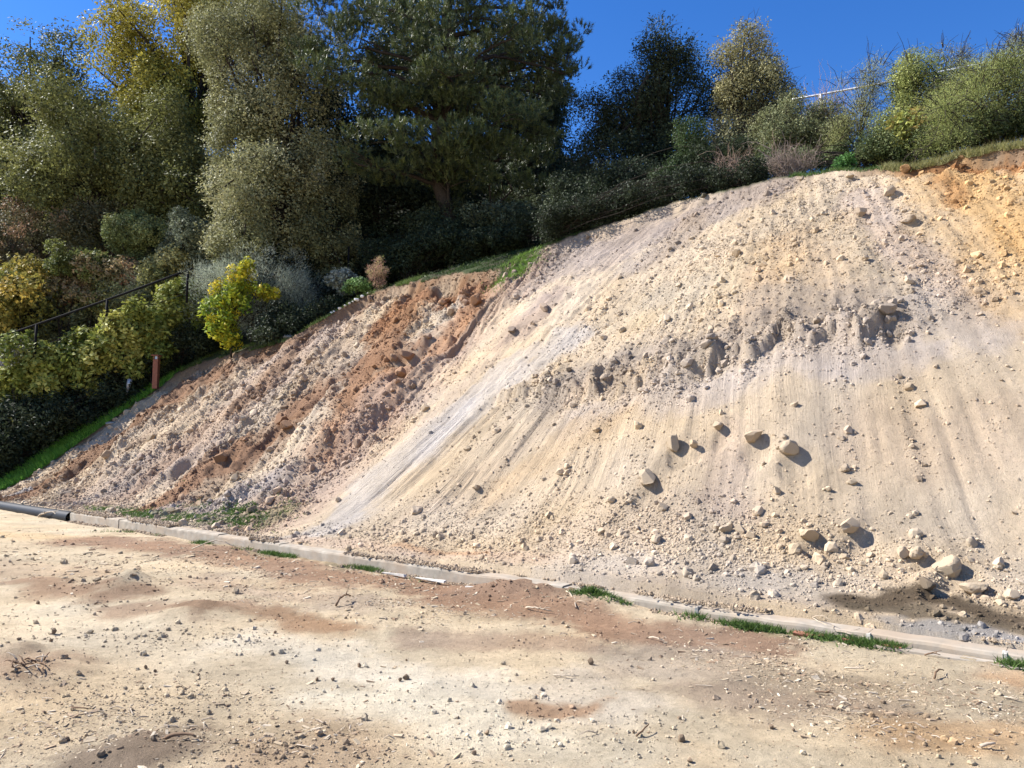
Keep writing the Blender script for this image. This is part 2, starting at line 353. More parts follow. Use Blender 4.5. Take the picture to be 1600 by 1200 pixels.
def relief(s, t):
    ct = crest_t(s); inside = sstep(.0, .25, cut_depth(s, t))
    mid = np.exp(-((t-5)/3.6)**2)
    r = .55*mid*np.exp(-((s-3.6)/2.6)**2)                                # the spur
    r += -.30*mid*np.exp(-((s-11.2)/1.1)**2)                             # the valley left of the fan
    r += .16*fbm(s*.35, t*.3, 50, 4)*sstep(1, 2.5, t)*inside
    left = sstep(10.6, 12.6, s+.1*t)
    pc = streak_c(s, t)
    # runnels down the fall line
    g1 = vn(pc*2.3, t*.12, 61)*.6+vn(pc*5.5, t*.25, 62)*.4
    g2 = vn(pc*11, t*.45, 63)*.6+vn(pc*22, t*.9, 64)*.4
    lipt = np.interp(s+.1*fbm(s*2, t*2, 70, 3), LIP[:, 0], LIP[:, 1])
    lipj = lipt+.12*fbm(s*7, t*7, 75, 3)+.30*fbm(s*1.6, t*1.2, 71, 5, .65)+.22*(vn(pc*2.6, t*.1, 72)-.5)
    dl = t-lipj
    lm = sstep(.9, 2.4, s)*(1-sstep(7.5, 9.2, s))
    above = sstep(0.0, .07, dl)
    r += lm*above*np.exp(-np.maximum(dl, 0)/1.3)*(.03+.15*vn(s*1.7, t, 73))
    smooth = sstep(0, -.25, dl)*(1-left); calm = .35+.65*sstep(4.2, 6.2, s)
    pc = pc+.10*fbm(s*.8, t*.8, 64, 3)*(1-left)
    g2 = vn(pc*11, t*.45, 63)*.6+vn(pc*22, t*.9, 64)*.4
    low = sstep(1.0, 2.4, t)
    r += low*(1-left)*(smooth*(.045*(g1-.5)*(.5+vn(s*.9, t*.7, 68))+.05*(g2-.5)*calm*1.6*sstep(.35, .75, vn(s*1.3, t*.9, 69)))+(1-smooth)*.03*(g2-.5))*2.0
    # fan cuts (deeper grooves at its foot)
    fan = np.exp(-((pc-9.9)/1.5)**2)
    gro = sstep(.62, .8, vn(pc*5+.3, t*.32, 66))*vn(pc*3, t*1.1, 67)
    r -= .07*fan*gro*low*(1-left)
    rough = np.clip(left*.9+(1-left)*(1-smooth)*.75+.12, 0, 1)
    rough = rough*sstep(.7, 1.8, t)
    # the left cut: eroded ribs, ledges and lumps
    rib = vn(pc*1.5, t*.22, 81)*.55+vn(pc*3.6, t*.6, 82)*.3+vn(pc*8, t*1.2, 83)*.15
    r += left*sstep(.8, 2.2, t)*inside*(.62*(rib-.5)+.26*fbm(s*1.1, t*1.2, 84, 4))
    hl = sstep(.6, .8, vn(s*1.05, t*1.3, 86)); r -= left*inside*hl*.16*vn(s*4, t*4, 87)*sstep(2, 4, t)
    d1, i1 = voro(s*3.1+.3*fbm(s*3, t*3, 90, 2), t*3.1, 91); d2, i2 = voro(s*7.5, t*7.5+.3*fbm(s*5, t*5, 92, 2), 93)
    patch = sstep(.35, .75, vn(s*.8, t*.8, 95)*.6+vn(s*2, t*2, 96)*.4)
    cl = 1.25*(np.clip(.62-d1, 0, 1)**.7*i1*.12+np.clip(.6-d2, 0, 1)**.7*i2*.06)
    nl = lm*np.exp(-(np.maximum(dl, 0)/.55)**2)*above
    r += (rough*(.45+.9*patch)*(1+.6*left)+nl*2.4)*cl*inside
    r += (.020*fbm(s*12, t*12, 97, 4, .65)*(.4+.6*vn(s*1.5, t*1.5, 99)))*inside*sstep(.3, .8, t)*(.55+rough)
    r += .05*sstep(6, 15, s)*np.exp(-t/.5)-.03*sstep(5, 1, s)*np.exp(-t/.9)
    # hollows beside the rocks
    for (a, b), L in zip(LUMP_ST, LUMPS):
        q = np.hypot(s-(a-.75*L[2]), (t-(b-.75*L[2]))*.9)/(L[2]*1.05)
        q = q*(1+.45*fbm(s*5, t*5, 89, 3)); r -= .6*L[2]*np.exp(-q**4)
        r += .45*L[2]*np.exp(-((s-a-.2*L[2])**2+(t-b-.9*L[2])**2*.5)/(L[2]*1.25)**2)
    out = cut_depth(s, t)
    lip = np.exp(-np.maximum(out, 0)/.28)*sstep(0.02, .10, out)
    r -= .12*sstep(.0, .12, out)*sstep(0.5, 0, out)*sstep(0, .06, out)
    scp = sstep(11.8, 13, s)*sstep(19.5, 18, s); r -= (.42*scp*vn(s*2.2, t*1.5, 88)+.04+.14*sstep(1.8, 1, s)+0)*sstep(.02, .16, out)*np.exp(-np.maximum(out, 0)/.8)
    r *= sstep(-.05, .12, out)
    # turf beyond the cut
    r += (out <= 0)*(.05*fbm(s*2, t*2, 98, 3)+.05)
    return r, dict(left=left, smooth=smooth, rough=rough, pc=pc, g2=g2, g1=g1, inside=inside, lm=lm, dl=dl, patch=patch, rib=rib)

def bank_rgb(s, t, q):
    C = np.tile(np.array(CREAM), (len(s), 1)).astype(float)
    def pt(*cl): return [tuple(c) for c in cl]
    S = [
        ([(1200, 330), (1300, 420), (1360, 500)], 1.1, (.45, .35, .235), .8),
        ([(1010, 500), (1150, 480)], 1.0, (.50, .40, .27), .6),
        ([(1230, 410), (1290, 520)], .7, TAN, .75), ([(1180, 470), (1180, 560)], .4, (.44, .31, .2), .5),
        ([(840, 400), (940, 380), (1060, 345), (1200, 295)], .95, (.31, .245, .195), .95),
        ([(820, 440), (870, 420), (960, 400)], .8, (.35, .28, .225), .9), ([(800, 520), (850, 480)], .6, (.33, .25, .2), .8),
        ([(1000, 420), (1060, 380), (1150, 320)], .55, (.36, .285, .22), .8),
        ([(870, 625), (960, 610), (1060, 600), (1180, 580), (1290, 550), (1380, 540)], .45, (.34, .275, .215), .85),
        ([(1180, 520), (1300, 510), (1400, 520)], .5, (.36, .285, .21), .7),
        ([(900, 670), (1040, 655), (1150, 640), (1240, 610), (1330, 590), (1440, 570)], .38, (.47, .39, .32), .8),
        ([(880, 540), (740, 640), (600, 740), (470, 840)], .55, (.485, .42, .35), .95),
        ([(830, 545), (700, 640), (560, 750)], .4, (.45, .39, .33), .7),
        ([(900, 640), (720, 760), (600, 830)], .3, (.48, .37, .26), .5),
        ([(760, 560), (640, 660), (500, 760), (380, 790)], .35, (.47, .37, .28), .7),
        ([(1330, 330), (1430, 420), (1560, 520)], .5, (.47, .365, .28), .8),
        ([(1440, 500), (1540, 540)], .4, (.45, .37, .29), .7),
        ([(1480, 270), (1560, 330), (1640, 400), (1700, 430)], 1.15, ORANGE, .9),
        ([(1440, 300), (1530, 420), (1650, 520)], .5, (.52, .38, .23), .6),
        ([(1420, 268), (1480, 262), (1560, 250), (1640, 230)], .33, (.34, .16, .06), .95),
        ([(1478, 290), (1500, 320)], .25, (.38, .19, .07), .7),
        ([(1380, 700), (1450, 720), (1560, 690)], .6, (.48, .36, .25), .5),
        ([(1100, 830), (1000, 850), (900, 850)], .5, (.46, .37, .28), .6),
        ([(1120, 730), (1160, 830)], .35, (.44, .33, .25), .5),
        ([(780, 770), (900, 700), (960, 690)], .45, (.48, .345, .21), .6),
        # left cut
        ([(780, 450), (700, 520), (620, 600), (520, 700), (440, 790)], 1.3, (.40, .285, .205), .8),
        ([(740, 470), (640, 560), (540, 660)], .8, (.40, .225, .125), .75),
        ([(650, 455), (610, 520), (560, 610)], .85, (.29, .155, .08), .95),
        ([(520, 500), (420, 590), (300, 700), (180, 770)], 1.5, (.42, .315, .235), .9),
        ([(760, 440), (700, 450), (640, 465), (600, 500)], .5, (.30, .155, .08), .95), ([(740, 450), (740, 480)], .4, (.33, .18, .095), .8),
        ([(560, 575), (480, 620), (420, 680), (330, 730), (255, 790)], .8, (.26, .145, .082), .95),
        ([(590, 610), (540, 690)], .5, (.42, .31, .23), .5),
        ([(430, 548), (360, 575), (265, 622), (170, 697), (75, 755), (25, 780)], .95, (.215, .12, .066), .97),
        ([(470, 530), (420, 600), (380, 640)], .4, (.25, .15, .09), .75),
        ([(600, 470), (520, 490), (470, 525)], .3, (.34, .22, .14), .8),
        ([(200, 760), (140, 785), (60, 790)], .5, (.36, .29, .23), .8), ([(110, 765), (95, 790)], .28, (.15, .12, .105), .8),
        ([(420, 750), (340, 790), (260, 800)], .5, (.40, .33, .28), .7),
        ([(20, 775), (50, 765)], .25, (.5, .47, .43), .8),
        ([(430, 800), (340, 812)], .4, (.25, .22, .13), .7), ([(200, 800), (300, 812)], .2, (.22, .22, .11), .6),
        # foot ledge
        ([(460, 842), (700, 870), (900, 885)], .28, (.50, .375, .27), .8), ([(620, 850), (760, 870)], .12, (.42, .24, .13), .5),
        ([(900, 890), (1100, 915), (1250, 935)], .5, (.49, .41, .32), .8), ([(860, 905), (1000, 925), (1200, 950), (1290, 955)], .13, (.41, .335, .26), .6),
        ([(1340, 952), (1440, 945), (1540, 962)], .26, (.10, .072, .045), .95), ([(1360, 962), (1480, 968), (1590, 985)], .13, (.11, .085, .055), .8),
        ([(1440, 985), (1500, 985), (1570, 1000)], .2, (.30, .28, .26), .9), ([(1560, 945), (1640, 960)], .2, (.40, .3, .19), .7),
        ([(450, 440), (1, 1)][:1], .01, RED, 0)]
    C = paint(C, s, t, S, st, .16, 3)
    # colour grain that follows the runnels
    k = (vn(q['pc']*6, t*.25, 101)-.5)*.2*(.4+q['smooth']*.8)+(vn(q['pc']*1.7, t*.3, 102)-.5)*.14
    k = k+.16*fbm(s*2.6, t*2.6, 103, 4)+.10*fbm(s*9, t*9, 104, 3)
    C *= (1+k)[:, None]
    w = (vn(s*1.3, t*1.3, 105)-.5)*.14
    C[:, 0] *= 1+w*.5; C[:, 2] *= 1-w
    # thin bands of light soil in the dark streaks and the other way round on the left
    b = sstep(.55, .75, vn(q['pc']*2.1+5, t*.35, 106))*q['left']*.35*(t > .8)
    C += (np.array([.24, .14, .085])-C)*b[:, None]
    return np.clip(C, .02, .8)

def grid_faces(a, b):
    i = np.arange(a*b).reshape(a, b)
    return np.stack([i[:-1, :-1].ravel(), i[1:, :-1].ravel(), i[1:, 1:].ravel(), i[:-1, 1:].ravel()], 1)
ss = np.concatenate([np.arange(-14, -2, .25), np.arange(-2, 12, .032), np.arange(12, 27, .044), np.arange(27, 40.01, .2)])
tt = np.concatenate([np.arange(.10, 11.4, .036), np.arange(11.4, 14.01, .1)])
Sg, Tg = np.meshgrid(ss, tt, indexing='ij')
s_ = Sg.ravel(); t_ = Tg.ravel()
rl, Q = relief(s_, t_)
z_ = base_z(s_, t_)+rl
Zgrid = z_.reshape(Sg.shape)
x_, y_ = to_xy(s_, t_)
cutd = cut_depth(s_, t_)
rgb = bank_rgb(s_, t_, Q)
# dark topsoil band right under the turf edge
edge = np.exp(-(np.maximum(cutd-.0, 0)/.18)**2)*sstep(4.2, 3.0, s_)+np.exp(-(np.maximum(cutd, 0)/.16)**2)*sstep(11, 13, s_)
rgb += (np.array([.16, .085, .04])-rgb)*np.clip(edge, 0, 1)[:, None]*.7
nz = vn(s_*3, t_*3, 120)[:, None]
mulch = np.array([.075, .06, .04])*(1-nz)+np.array([.05, .07, .025])*nz
outm = (cutd < 0)
rgb[outm] = mulch[outm]
Fg = grid_faces(*Sg.shape)
V = np.stack([x_, y_, z_], 1)
fin = ~(outm[Fg].all(axis=1))
def submesh(V, F, C):
    u, inv = np.unique(F, return_inverse=True)
    return V[u], inv.reshape(F.shape), C[u]
Vb, Fb, Cb = submesh(V, Fg[fin], rgb)
_, _, Sk = submesh(V, Fg[fin], np.stack([Q['pc'], t_, (Q['smooth']*(1-Q['left'])*.9*(.25+sstep(.3, .8, vn(s_*.9, t_*.6, 140))*1.2*(.3+.7*sstep(4.2, 6.2, s_)))+.12*Q['left']+.08)*sstep(.9, 1.7, t_)], 1))
bank = tag(add('dirt_bank', make_mesh('dirt_bank', Vb, Fb[:, ::-1], Cb, True, [M['soil']])), kind='structure')
at_ = bank.data.attributes.new('strk', 'FLOAT_VECTOR', 'POINT'); at_.data.foreach_set('vector', np.ascontiguousarray(Sk, np.float32).ravel()); add_streaks(M['soil'])
Vh, Fh, Ch = submesh(V, Fg[~fin], rgb)
s2 = np.concatenate([np.arange(-90, -14, 3), np.arange(-14, 40, .8), np.arange(40, 121, 3)]); t2 = np.concatenate([np.arange(.2, 14, .6), np.arange(14, 100, 2)])
A2, B2 = np.meshgrid(s2, t2, indexing='ij'); a2 = A2.ravel(); b2 = B2.ravel()
z2 = base_z(a2, b2)-.04+.1*fbm(a2*.3, b2*.3, 130, 3)*(b2 > 14); X2, Y2 = to_xy(a2, b2)
F2 = grid_faces(*A2.shape)
inn = ((a2 > -13.9) & (a2 < 39.3) & (b2 < 13.5))[F2].all(axis=1)
F2 = F2[~inn]
V2 = np.stack([X2, Y2, z2], 1); nz = vn(a2, b2, 131)[:, None]
C2 = np.array([.075, .06, .04])*(1-nz)+np.array([.05, .07, .025])*nz
C2[(a2 < -12) & (cut_depth(a2, b2) > 0)] = CREAM
hill = tag(add('hillside', make_mesh('hillside', np.vstack([Vh, V2]), np.vstack([Fh, F2+len(Vh)])[:, ::-1], np.vstack([Ch, C2]), True, [M['hill']])), kind='structure')
del V, Fg
def bank_z(s, t):                        # bilinear lookup in the finished relief
    i = np.clip(np.searchsorted(ss, s)-1, 0, len(ss)-2); j = np.clip(np.searchsorted(tt, t)-1, 0, len(tt)-2)
    u = np.clip((s-ss[i])/(ss[i+1]-ss[i]), 0, 1); v = np.clip((t-tt[j])/(tt[j+1]-tt[j]), 0, 1)
    return (Zgrid[i, j]*(1-u)+Zgrid[i+1, j]*u)*(1-v)+(Zgrid[i, j+1]*(1-u)+Zgrid[i+1, j+1]*u)*v
RGBgrid = rgb.reshape(*Sg.shape, 3)
def bank_col(s, t):
    i = np.clip(np.searchsorted(ss, s), 0, len(ss)-1); j = np.clip(np.searchsorted(tt, t), 0, len(tt)-1)
    return RGBgrid[i, j]

# ------------------------------------------------------------------ the yard
MOUNDS = [(185, 918, .5, .09), (205, 912, .2, .08), (304, 960, .45, .10), (20, 1062, .55, .13), (5, 1035, .3, .10), (200, 1196, .45, .07), (450, 1180, .55, .06), (60, 915, .6, .06),
          (850, 930, .6, .09), (790, 925, .4, .08), (930, 945, .5, .07), (350, 860, .7, .05), (900, 1000, .4, .03), (1330, 1130, .5, .03)]
MXY = [(on_yard(a, b), r, h) for a, b, r, h in MOUNDS]
def yard_z(x, y):
    r = np.hypot(x, y)
    near = np.exp(-(r/30)**2)
    z = near*(.035*fbm(x*.6, y*.6, 201, 3)+.016*fbm(x*2.1, y*2.1, 202, 4)+.007*fbm(x*9, y*9, 203, 3)+.004*fbm(x*28, y*28, 204, 2))
    lum = sstep(.5, .8, vn(x*.9+3, y*1.3, 205)); z += near*lum*.018*vn(x*11, y*11, 206)
    for (p, rr, h) in MXY:
        d = np.hypot((x-p[0]), (y-p[1])*.8)/rr
        z += h*np.exp(-d**2*1.5)*(.75+.5*vn(x*6, y*6, 207))
    s, t = to_st(x, y)
    z += (.035*sstep(7, 3, s)-.01)*np.exp(-((t+.1)/.3)**2)*(s > -20)*(s < 18)*(.5+vn(s*1.5, t*2, 209))
    z = np.where(t > .1, np.minimum(z, 0)-.02, z)
    return z
ang = np.radians(np.concatenate([np.arange(-180, -48, 6), np.arange(-46, 46, .19), np.arange(48, 180, 6), [180]]))
rad = np.concatenate([[.0, .5, 1, 1.6], np.geomspace(2.2, 24, 310), np.geomspace(26, 3000, 24)])
Ag, Rg = np.meshgrid(ang, rad, indexing='ij'); xg = (np.sin(Ag)*Rg).ravel(); yg = (np.cos(Ag)*Rg).ravel()
zg = yard_z(xg, yg)
def yard_rgb(x, y):
    C = np.tile(np.array([.54, .43, .283]), (len(x), 1))
    B = (.29, .18, .112)
    S = [
        ([(0, 960), (120, 985), (40, 1000)], .8, (.62, .51, .35), .85),
        ([(-100, 830), (80, 840)], .5, (.52, .36, .19), .6), ([(-100, 880), (100, 900)], .6, (.40, .29, .19), .6),
        ([(400, 1010), (600, 1040), (760, 1080)], .42, (.66, .56, .41), .95), ([(560, 1100), (700, 1120), (820, 1160)], .42, (.66, .56, .40), .9),
        ([(900, 1060), (1000, 1120)], .4, (.55, .47, .36), .7), ([(1000, 1180), (850, 1190)], .35, (.57, .48, .34), .8),
        ([(1120, 1150), (1250, 1190)], .3, (.52, .44, .31), .6),
        ([(130, 1000), (300, 1030)], .35, (.55, .45, .31), .6),
        ([(140, 845), (280, 855), (420, 880), (560, 905), (700, 915), (820, 930)], .75, B, .95),
        ([(700, 930), (850, 955), (1000, 985), (1150, 1005)], .62, B, .95), ([(640, 990), (780, 1000), (900, 1010)], .3, (.31, .21, .14), .7),
        ([(430, 960), (500, 975)], .38, (.30, .18, .10), .85), ([(40, 915), (110, 922)], .42, (.30, .19, .115), .85),
        ([(190, 925)], .5, (.26, .165, .10), .9), ([(200, 950), (300, 965), (380, 950)], .35, (.33, .22, .14), .8), ([(300, 965)], .4, (.27, .175, .105), .8),
        ([(300, 905), (420, 925), (560, 945)], .35, (.38, .28, .2), .6),
        ([(820, 1098), (930, 1105)], .17, (.34, .21, .12), .9), ([(1000, 1030), (1250, 1060)], .5, (.37, .29, .21), .75),
        ([(1100, 1080), (1200, 1100), (1350, 1110)], .4, (.30, .225, .16), .8), ([(1250, 1060), (1400, 1080), (1580, 1100)], .5, (.35, .28, .19), .75),
        ([(1430, 1155), (1600, 1140)], .3, (.45, .28, .14), .7), ([(1560, 1065), (1640, 1060)], .25, (.42, .24, .12), .7),
        ([(1500, 1045), (1600, 1050)], .25, (.46, .37, .25), .6),
        ([(10, 1060)], .5, (.33, .22, .14), .8), ([(200, 1190)], .38, (.22, .16, .11), .85), ([(420, 1190), (520, 1170)], .4, (.42, .30, .19), .7),
        ([(860, 900), (1000, 935), (1130, 955)], .12, (.22, .175, .10), .8), ([(1150, 965), (1300, 985), (1450, 1015), (1650, 1045)], .16, (.25, .19, .125), .9),
        ([(140, 812), (400, 860), (700, 900), (860, 915)], .16, (.25, .2, .12), .8), ([(1180, 985), (1400, 1010)], .22, (.23, .23, .11), .5)]
    C = paint(C, x, y, S, lambda a, b: tuple(on_yard(a, b)), .16, 301)
    C *= (1+.22*fbm(x*1.7, y*3.2, 302, 4)+.14*fbm(x*8, y*8, 303, 3)+.10*(vn(x*30, y*30, 304)-.5))[:, None]
    w = fbm(x*.9, y*.9, 305, 3)*.06; C[:, 0] *= 1+w; C[:, 2] *= 1-w*1.3
    return np.clip(C, .02, .8)
cg = yard_rgb(xg, yg)
ground = tag(add('ground', make_mesh('ground', np.stack([xg, yg, zg], 1), grid_faces(*Ag.shape), cg, True, [M['yard']])), kind='structure')

# ------------------------------------------------------------------ scattering small pieces with geometry nodes
def scatter(name, P, rot, scl, tint, shape, mat, parent):
    me = bpy.data.meshes.new(name); n = len(P)
    me.vertices.add(n); me.vertices.foreach_set('co', np.asarray(P, np.float32).ravel())
    for nm, dat in (('rot', rot), ('scl', scl)):
        a = me.attributes.new(nm, 'FLOAT_VECTOR', 'POINT'); a.data.foreach_set('vector', np.asarray(dat, np.float32).ravel())
    a = me.attributes.new('tint', 'FLOAT_COLOR', 'POINT'); c = np.ones((n, 4), np.float32); c[:, :3] = tint; a.data.foreach_set('color', c.ravel())
    o = add(name, me, parent); tag(o, kind='stuff')
    g = bpy.data.node_groups.new(name, 'GeometryNodeTree')
    g.interface.new_socket('Geometry', in_out='INPUT', socket_type='NodeSocketGeometry')
    g.interface.new_socket('Geometry', in_out='OUTPUT', socket_type='NodeSocketGeometry')
    N_ = g.nodes; L = g.links
    gi = N_.new('NodeGroupInput'); go = N_.new('NodeGroupOutput')
    ga = N_.new('GeometryNodeGeometryToInstance')
    for k in range(5):
        if shape == 'clod':
            pr = N_.new('GeometryNodeMeshIcoSphere'); pr.inputs['Radius'].default_value = 1; pr.inputs['Subdivisions'].default_value = 2 if k < 3 else 1
        else:
            pr = N_.new('GeometryNodeMeshCube'); pr.inputs['Size'].default_value = (2, 2, 2)
        sp = N_.new('GeometryNodeSetPosition'); nt = N_.new('ShaderNodeTexNoise'); nt.noise_dimensions = '4D'
        nt.inputs['W'].default_value = k*3.7; nt.inputs['Scale'].default_value = .9; nt.inputs['Detail'].default_value = 1
        su = N_.new('ShaderNodeVectorMath'); su.operation = 'SUBTRACT'; su.inputs[1].default_value = (.5, .5, .5)
        sc = N_.new('ShaderNodeVectorMath'); sc.operation = 'SCALE'; sc.inputs['Scale'].default_value = 1.9 if shape == 'clod' else 1.2
        L.new(nt.outputs['Color'], su.inputs[0]); L.new(su.outputs[0], sc.inputs[0])
        L.new(pr.outputs['Mesh'], sp.inputs['Geometry']); L.new(sc.outputs[0], sp.inputs['Offset'])
        L.new(sp.outputs[0], ga.inputs[0])
    ip = N_.new('GeometryNodeInstanceOnPoints'); ip.inputs['Pick Instance'].default_value = True
    L.new(gi.outputs[0], ip.inputs['Points']); L.new(ga.outputs[0], ip.inputs['Instance'])
    ri = N_.new('FunctionNodeRandomValue'); ri.data_type = 'INT'
    ri.inputs[4].default_value = 0; ri.inputs[5].default_value = 4
    L.new(ri.outputs[2], ip.inputs['Instance Index'])
    ar = N_.new('GeometryNodeInputNamedAttribute'); ar.data_type = 'FLOAT_VECTOR'; ar.inputs['Name'].default_value = 'rot'
    er = N_.new('FunctionNodeEulerToRotation'); L.new(ar.outputs[0], er.inputs[0]); L.new(er.outputs[0], ip.inputs['Rotation'])
    as_ = N_.new('GeometryNodeInputNamedAttribute'); as_.data_type = 'FLOAT_VECTOR'; as_.inputs['Name'].default_value = 'scl'
    L.new(as_.outputs[0], ip.inputs['Scale'])
    sm = N_.new('GeometryNodeSetMaterial'); sm.inputs['Material'].default_value = mat
    L.new(ip.outputs[0], sm.inputs[0]); L.new(sm.outputs[0], go.inputs[0])
    md = o.modifiers.new('scatter', 'NODES'); md.node_group = g
    return o
def rrot(n, tilt=3.14): return np.stack([rng.uniform(-tilt, tilt, n), rng.uniform(-tilt, tilt, n), rng.uniform(-3.14, 3.14, n)], 1)

# clods on the bank: density from roughness of the place
n = 900000
cs = rng.uniform(-2, 26.5, n); ctt = rng.uniform(.15, 11, n)
keep0 = cut_depth(cs, ctt) > .02
cs = cs[keep0]; ctt = ctt[keep0]
_, q = relief(cs, ctt)
lipd = q['dl']
dens = .03+.62*q['left']*(.25+.75*q['patch'])+(1-q['left'])*(1-q['smooth'])*(.16+.5*q['patch'])
dens += .03*q['smooth']*(.3+1.6*vn(cs*1.1, ctt*1.1, 402))
dens += .5*q['smooth']*sstep(.62, .8, vn(q['pc']*2.2, ctt*.25, 401))*sstep(2.6, .8, ctt*.2+1.2)
dens += .55*np.exp(-((ctt-1.2)/.55)**2)*sstep(11, 7, cs)                 # talus along the foot
dens += 1.1*np.exp(-((lipd-.1)/.28)**2)*q['lm']
toe = st(1150, 860); dens += .7*np.exp(-(((cs-toe[0])/1.5)**2+((ctt-toe[1])/.5)**2))
fanm = np.exp(-((q['pc']-9.9)/1.15)**2)*(1-q['left']); dens *= 1-.93*fanm*sstep(1, 1.5, ctt)
red = bank_col(cs, ctt); dens *= np.where(red[:, 0] < .27, .35, 1)
wet = st(1450, 955); dens = np.where((ctt < .9), .12+dens*.7, dens)
keep = rng.random(len(cs)) < dens*.5
cs = cs[keep]; ctt = ctt[keep]; lf = q['left'][keep]
size = .0072*(1-rng.random(len(cs)))**(-1/2.75)
size *= 1+.15*lf
size = np.clip(size*(1+.5*lf*vn(cs*1.1, ctt*1.1, 405)), .006, .075+.05*lf)
order = np.argsort(-size)
nbig = 300
def clump_tint(s, t, k=.13):
    c = bank_col(s, t)*(1+rng.normal(0, k, len(s)))[:, None]*.9
    return np.clip(c, .03, .75)
CX, CY = to_xy(cs, ctt); CZ = bank_z(cs, ctt)
tint = clump_tint(cs, ctt)
# the largest are single objects that share a few meshes
def lump_mesh(name, seed, sub=3, amp=.35, mat=None, flat=False):
    import bmesh
    bm = bmesh.new(); bmesh.ops.create_icosphere(bm, subdivisions=sub, radius=1)
    for v in bm.verts:
        p = v.co.copy(); o = Vector((seed*3.1, seed*1.7, seed*.9))
        d = mnoise.noise(p*.9+o)*amp*1.5+mnoise.noise(p*2.2+o)*amp*.4+mnoise.noise(p*5+o)*amp*.15
        cellp = 0
        v.co = p*(1+d+cellp)
    r_ = np.random.default_rng(int(abs(seed)*1000)+5)
    for _ in range(11):
        nn = Vector(r_.normal(size=3)).normalized(); dd = r_.uniform(.5, .82)
        for v in bm.verts:
            q = v.co.dot(nn)
            if q > dd: v.co -= nn*(q-dd)*.94
    me = bpy.data.meshes.new(name); bm.to_mesh(me); bm.free()
    me.polygons.foreach_set('use_smooth', np.full(len(me.polygons), not flat))
    me.materials.append(mat or M['clod']); return me
clod_m = [lump_mesh('clod', k+1, 3, .42, flat=True) for k in range(9)]
for k, i in enumerate(order[:nbig]):
    o = add('clod', clod_m[k % 9], bank); z = size[i]
    o.location = (CX[i], CY[i], CZ[i]+z*.25); o.rotation_euler = rng.uniform(-3, 3, 3)
    o.scale = z*np.array([rng.uniform(.8, 1.2), rng.uniform(.8, 1.2), rng.uniform(.6, .95)]); o.color = (*tint[i], 1)
rest = order[nbig:]
sz = size[rest]
scatter('clods', np.stack([CX[rest], CY[rest], CZ[rest]+sz*.2], 1), rrot(len(rest)), sz[:, None]*rng.uniform(.65, 1.2, (len(rest), 3)), tint[rest], 'clod', M['bits'], bank)
print('bank clods', len(cs))

# rocks
for (a, b), (px, py, r, sink, c, lab) in zip(LUMP_ST, LUMPS):
    r *= .82; me = lump_mesh('boulder', px*.013+py*.007, 4, .3, flat=True)
    o = add('boulder', me); X, Y = to_xy(a, b)
    zz = float(np.max(bank_z(np.array([a, a+.1]), np.array([b, b+.1]))))
    o.location = (X, Y, zz+r*(-.22-sink*.4)); o.rotation_euler = (rng.uniform(-.4, .4), rng.uniform(-.4, .4), rng.uniform(-3, 3))
    o.scale = (r*1.05, r*.9, r*.85); cc = np.array(bank_col(np.array([a]), np.array([b]))[0])*.8+np.array(c)*.2; o.color = (*(cc*.84), 1); tag(o, lab, 'rock')

# bits on the yard
def yard_points(n, sel=None):
    a = np.radians(rng.uniform(-44, 44, n)); r = 3.0*np.exp(rng.random(n)*math.log(24/3.0))
    x = np.sin(a)*r; y = np.cos(a)*r
    s, t = to_st(x, y); k = (t < -.12); return x[k], y[k]
def dens_blobs(x, y, blobs):
    d = np.zeros(len(x))
    for px, py, rx, ry, w in blobs:
        p = on_yard(px, py); d += w*np.exp(-((x-p[0])/rx)**2-((y-p[1])/ry)**2)
    return d
CH = [(450, 900, 2.2, .9, 1.), (620, 940, 1.4, .7, .9), (760, 960, 1.0, .5, .5), (250, 880, 1.5, .8, .6), (80, 860, 1.8, 1.2, .6), (1250, 1010, .9, .5, .9), (1150, 985, .6, .3, .7), (1320, 1060, .5, .35, .9), (1460, 1080, .6, .4, .8),
      (1200, 1040, .6, .4, .6), (1380, 1140, .4, .3, .6), (520, 1180, .35, .25, 1.), (430, 1160, .35, .25, .9), (720, 1160, .35, .25, .4), (260, 1090, .9, .5, .5), (100, 1150, .8, .4, .5), (660, 870, 1., .6, .3), (1000, 1000, .6, .3, .5), (1540, 1120, .4, .3, .7), (1250, 1110, .4, .3, .5)]
x, y = yard_points(230000)
d = dens_blobs(x, y, CH)*(.3+1.2*sstep(.4, .7, vn(x*1.6, y*2.4, 501)))+.035
k = rng.random(len(x)) < d*.42; x = x[k]; y = y[k]; n = len(x)
L = np.clip(.0075*(1-rng.random(n))**(-1/2.9), .005, .035); r0 = np.hypot(x, y); L *= np.clip(r0/8, .8, 1.5)
scl = np.stack([L, L*rng.uniform(.22, .5, n), L*rng.uniform(.08, .2, n)], 1)
rot = np.stack([rng.normal(0, .25, n), rng.normal(0, .22, n), rng.uniform(-3.14, 3.14, n)], 1)
base = np.array([[.50, .40, .27], [.45, .35, .23], [.38, .28, .185], [.55, .46, .34], [.3, .21, .135]])[rng.integers(0, 5, n)]*rng.uniform(.8, 1.15, (n, 1))
scatter('wood_chips', np.stack([x, y, yard_z(x, y)+L*.12], 1), rot, scl, base, 'chip', M['bits'], ground)
x, y = yard_points(150000)
d = .08+.5*dens_blobs(x, y, [(260, 1090, .8, .5, .8), (480, 1180, .5, .3, 1), (720, 1170, .4, .25, .5), (30, 1060, .7, .5, .6), (700, 1050, 2, .5, .15), (300, 1000, .8, .4, .4), (850, 930, 1.5, .5, .5), (200, 915, .8, .4, .5), (150, 1000, 1, .3, .3), (1100, 1150, 2, .6, .3)])
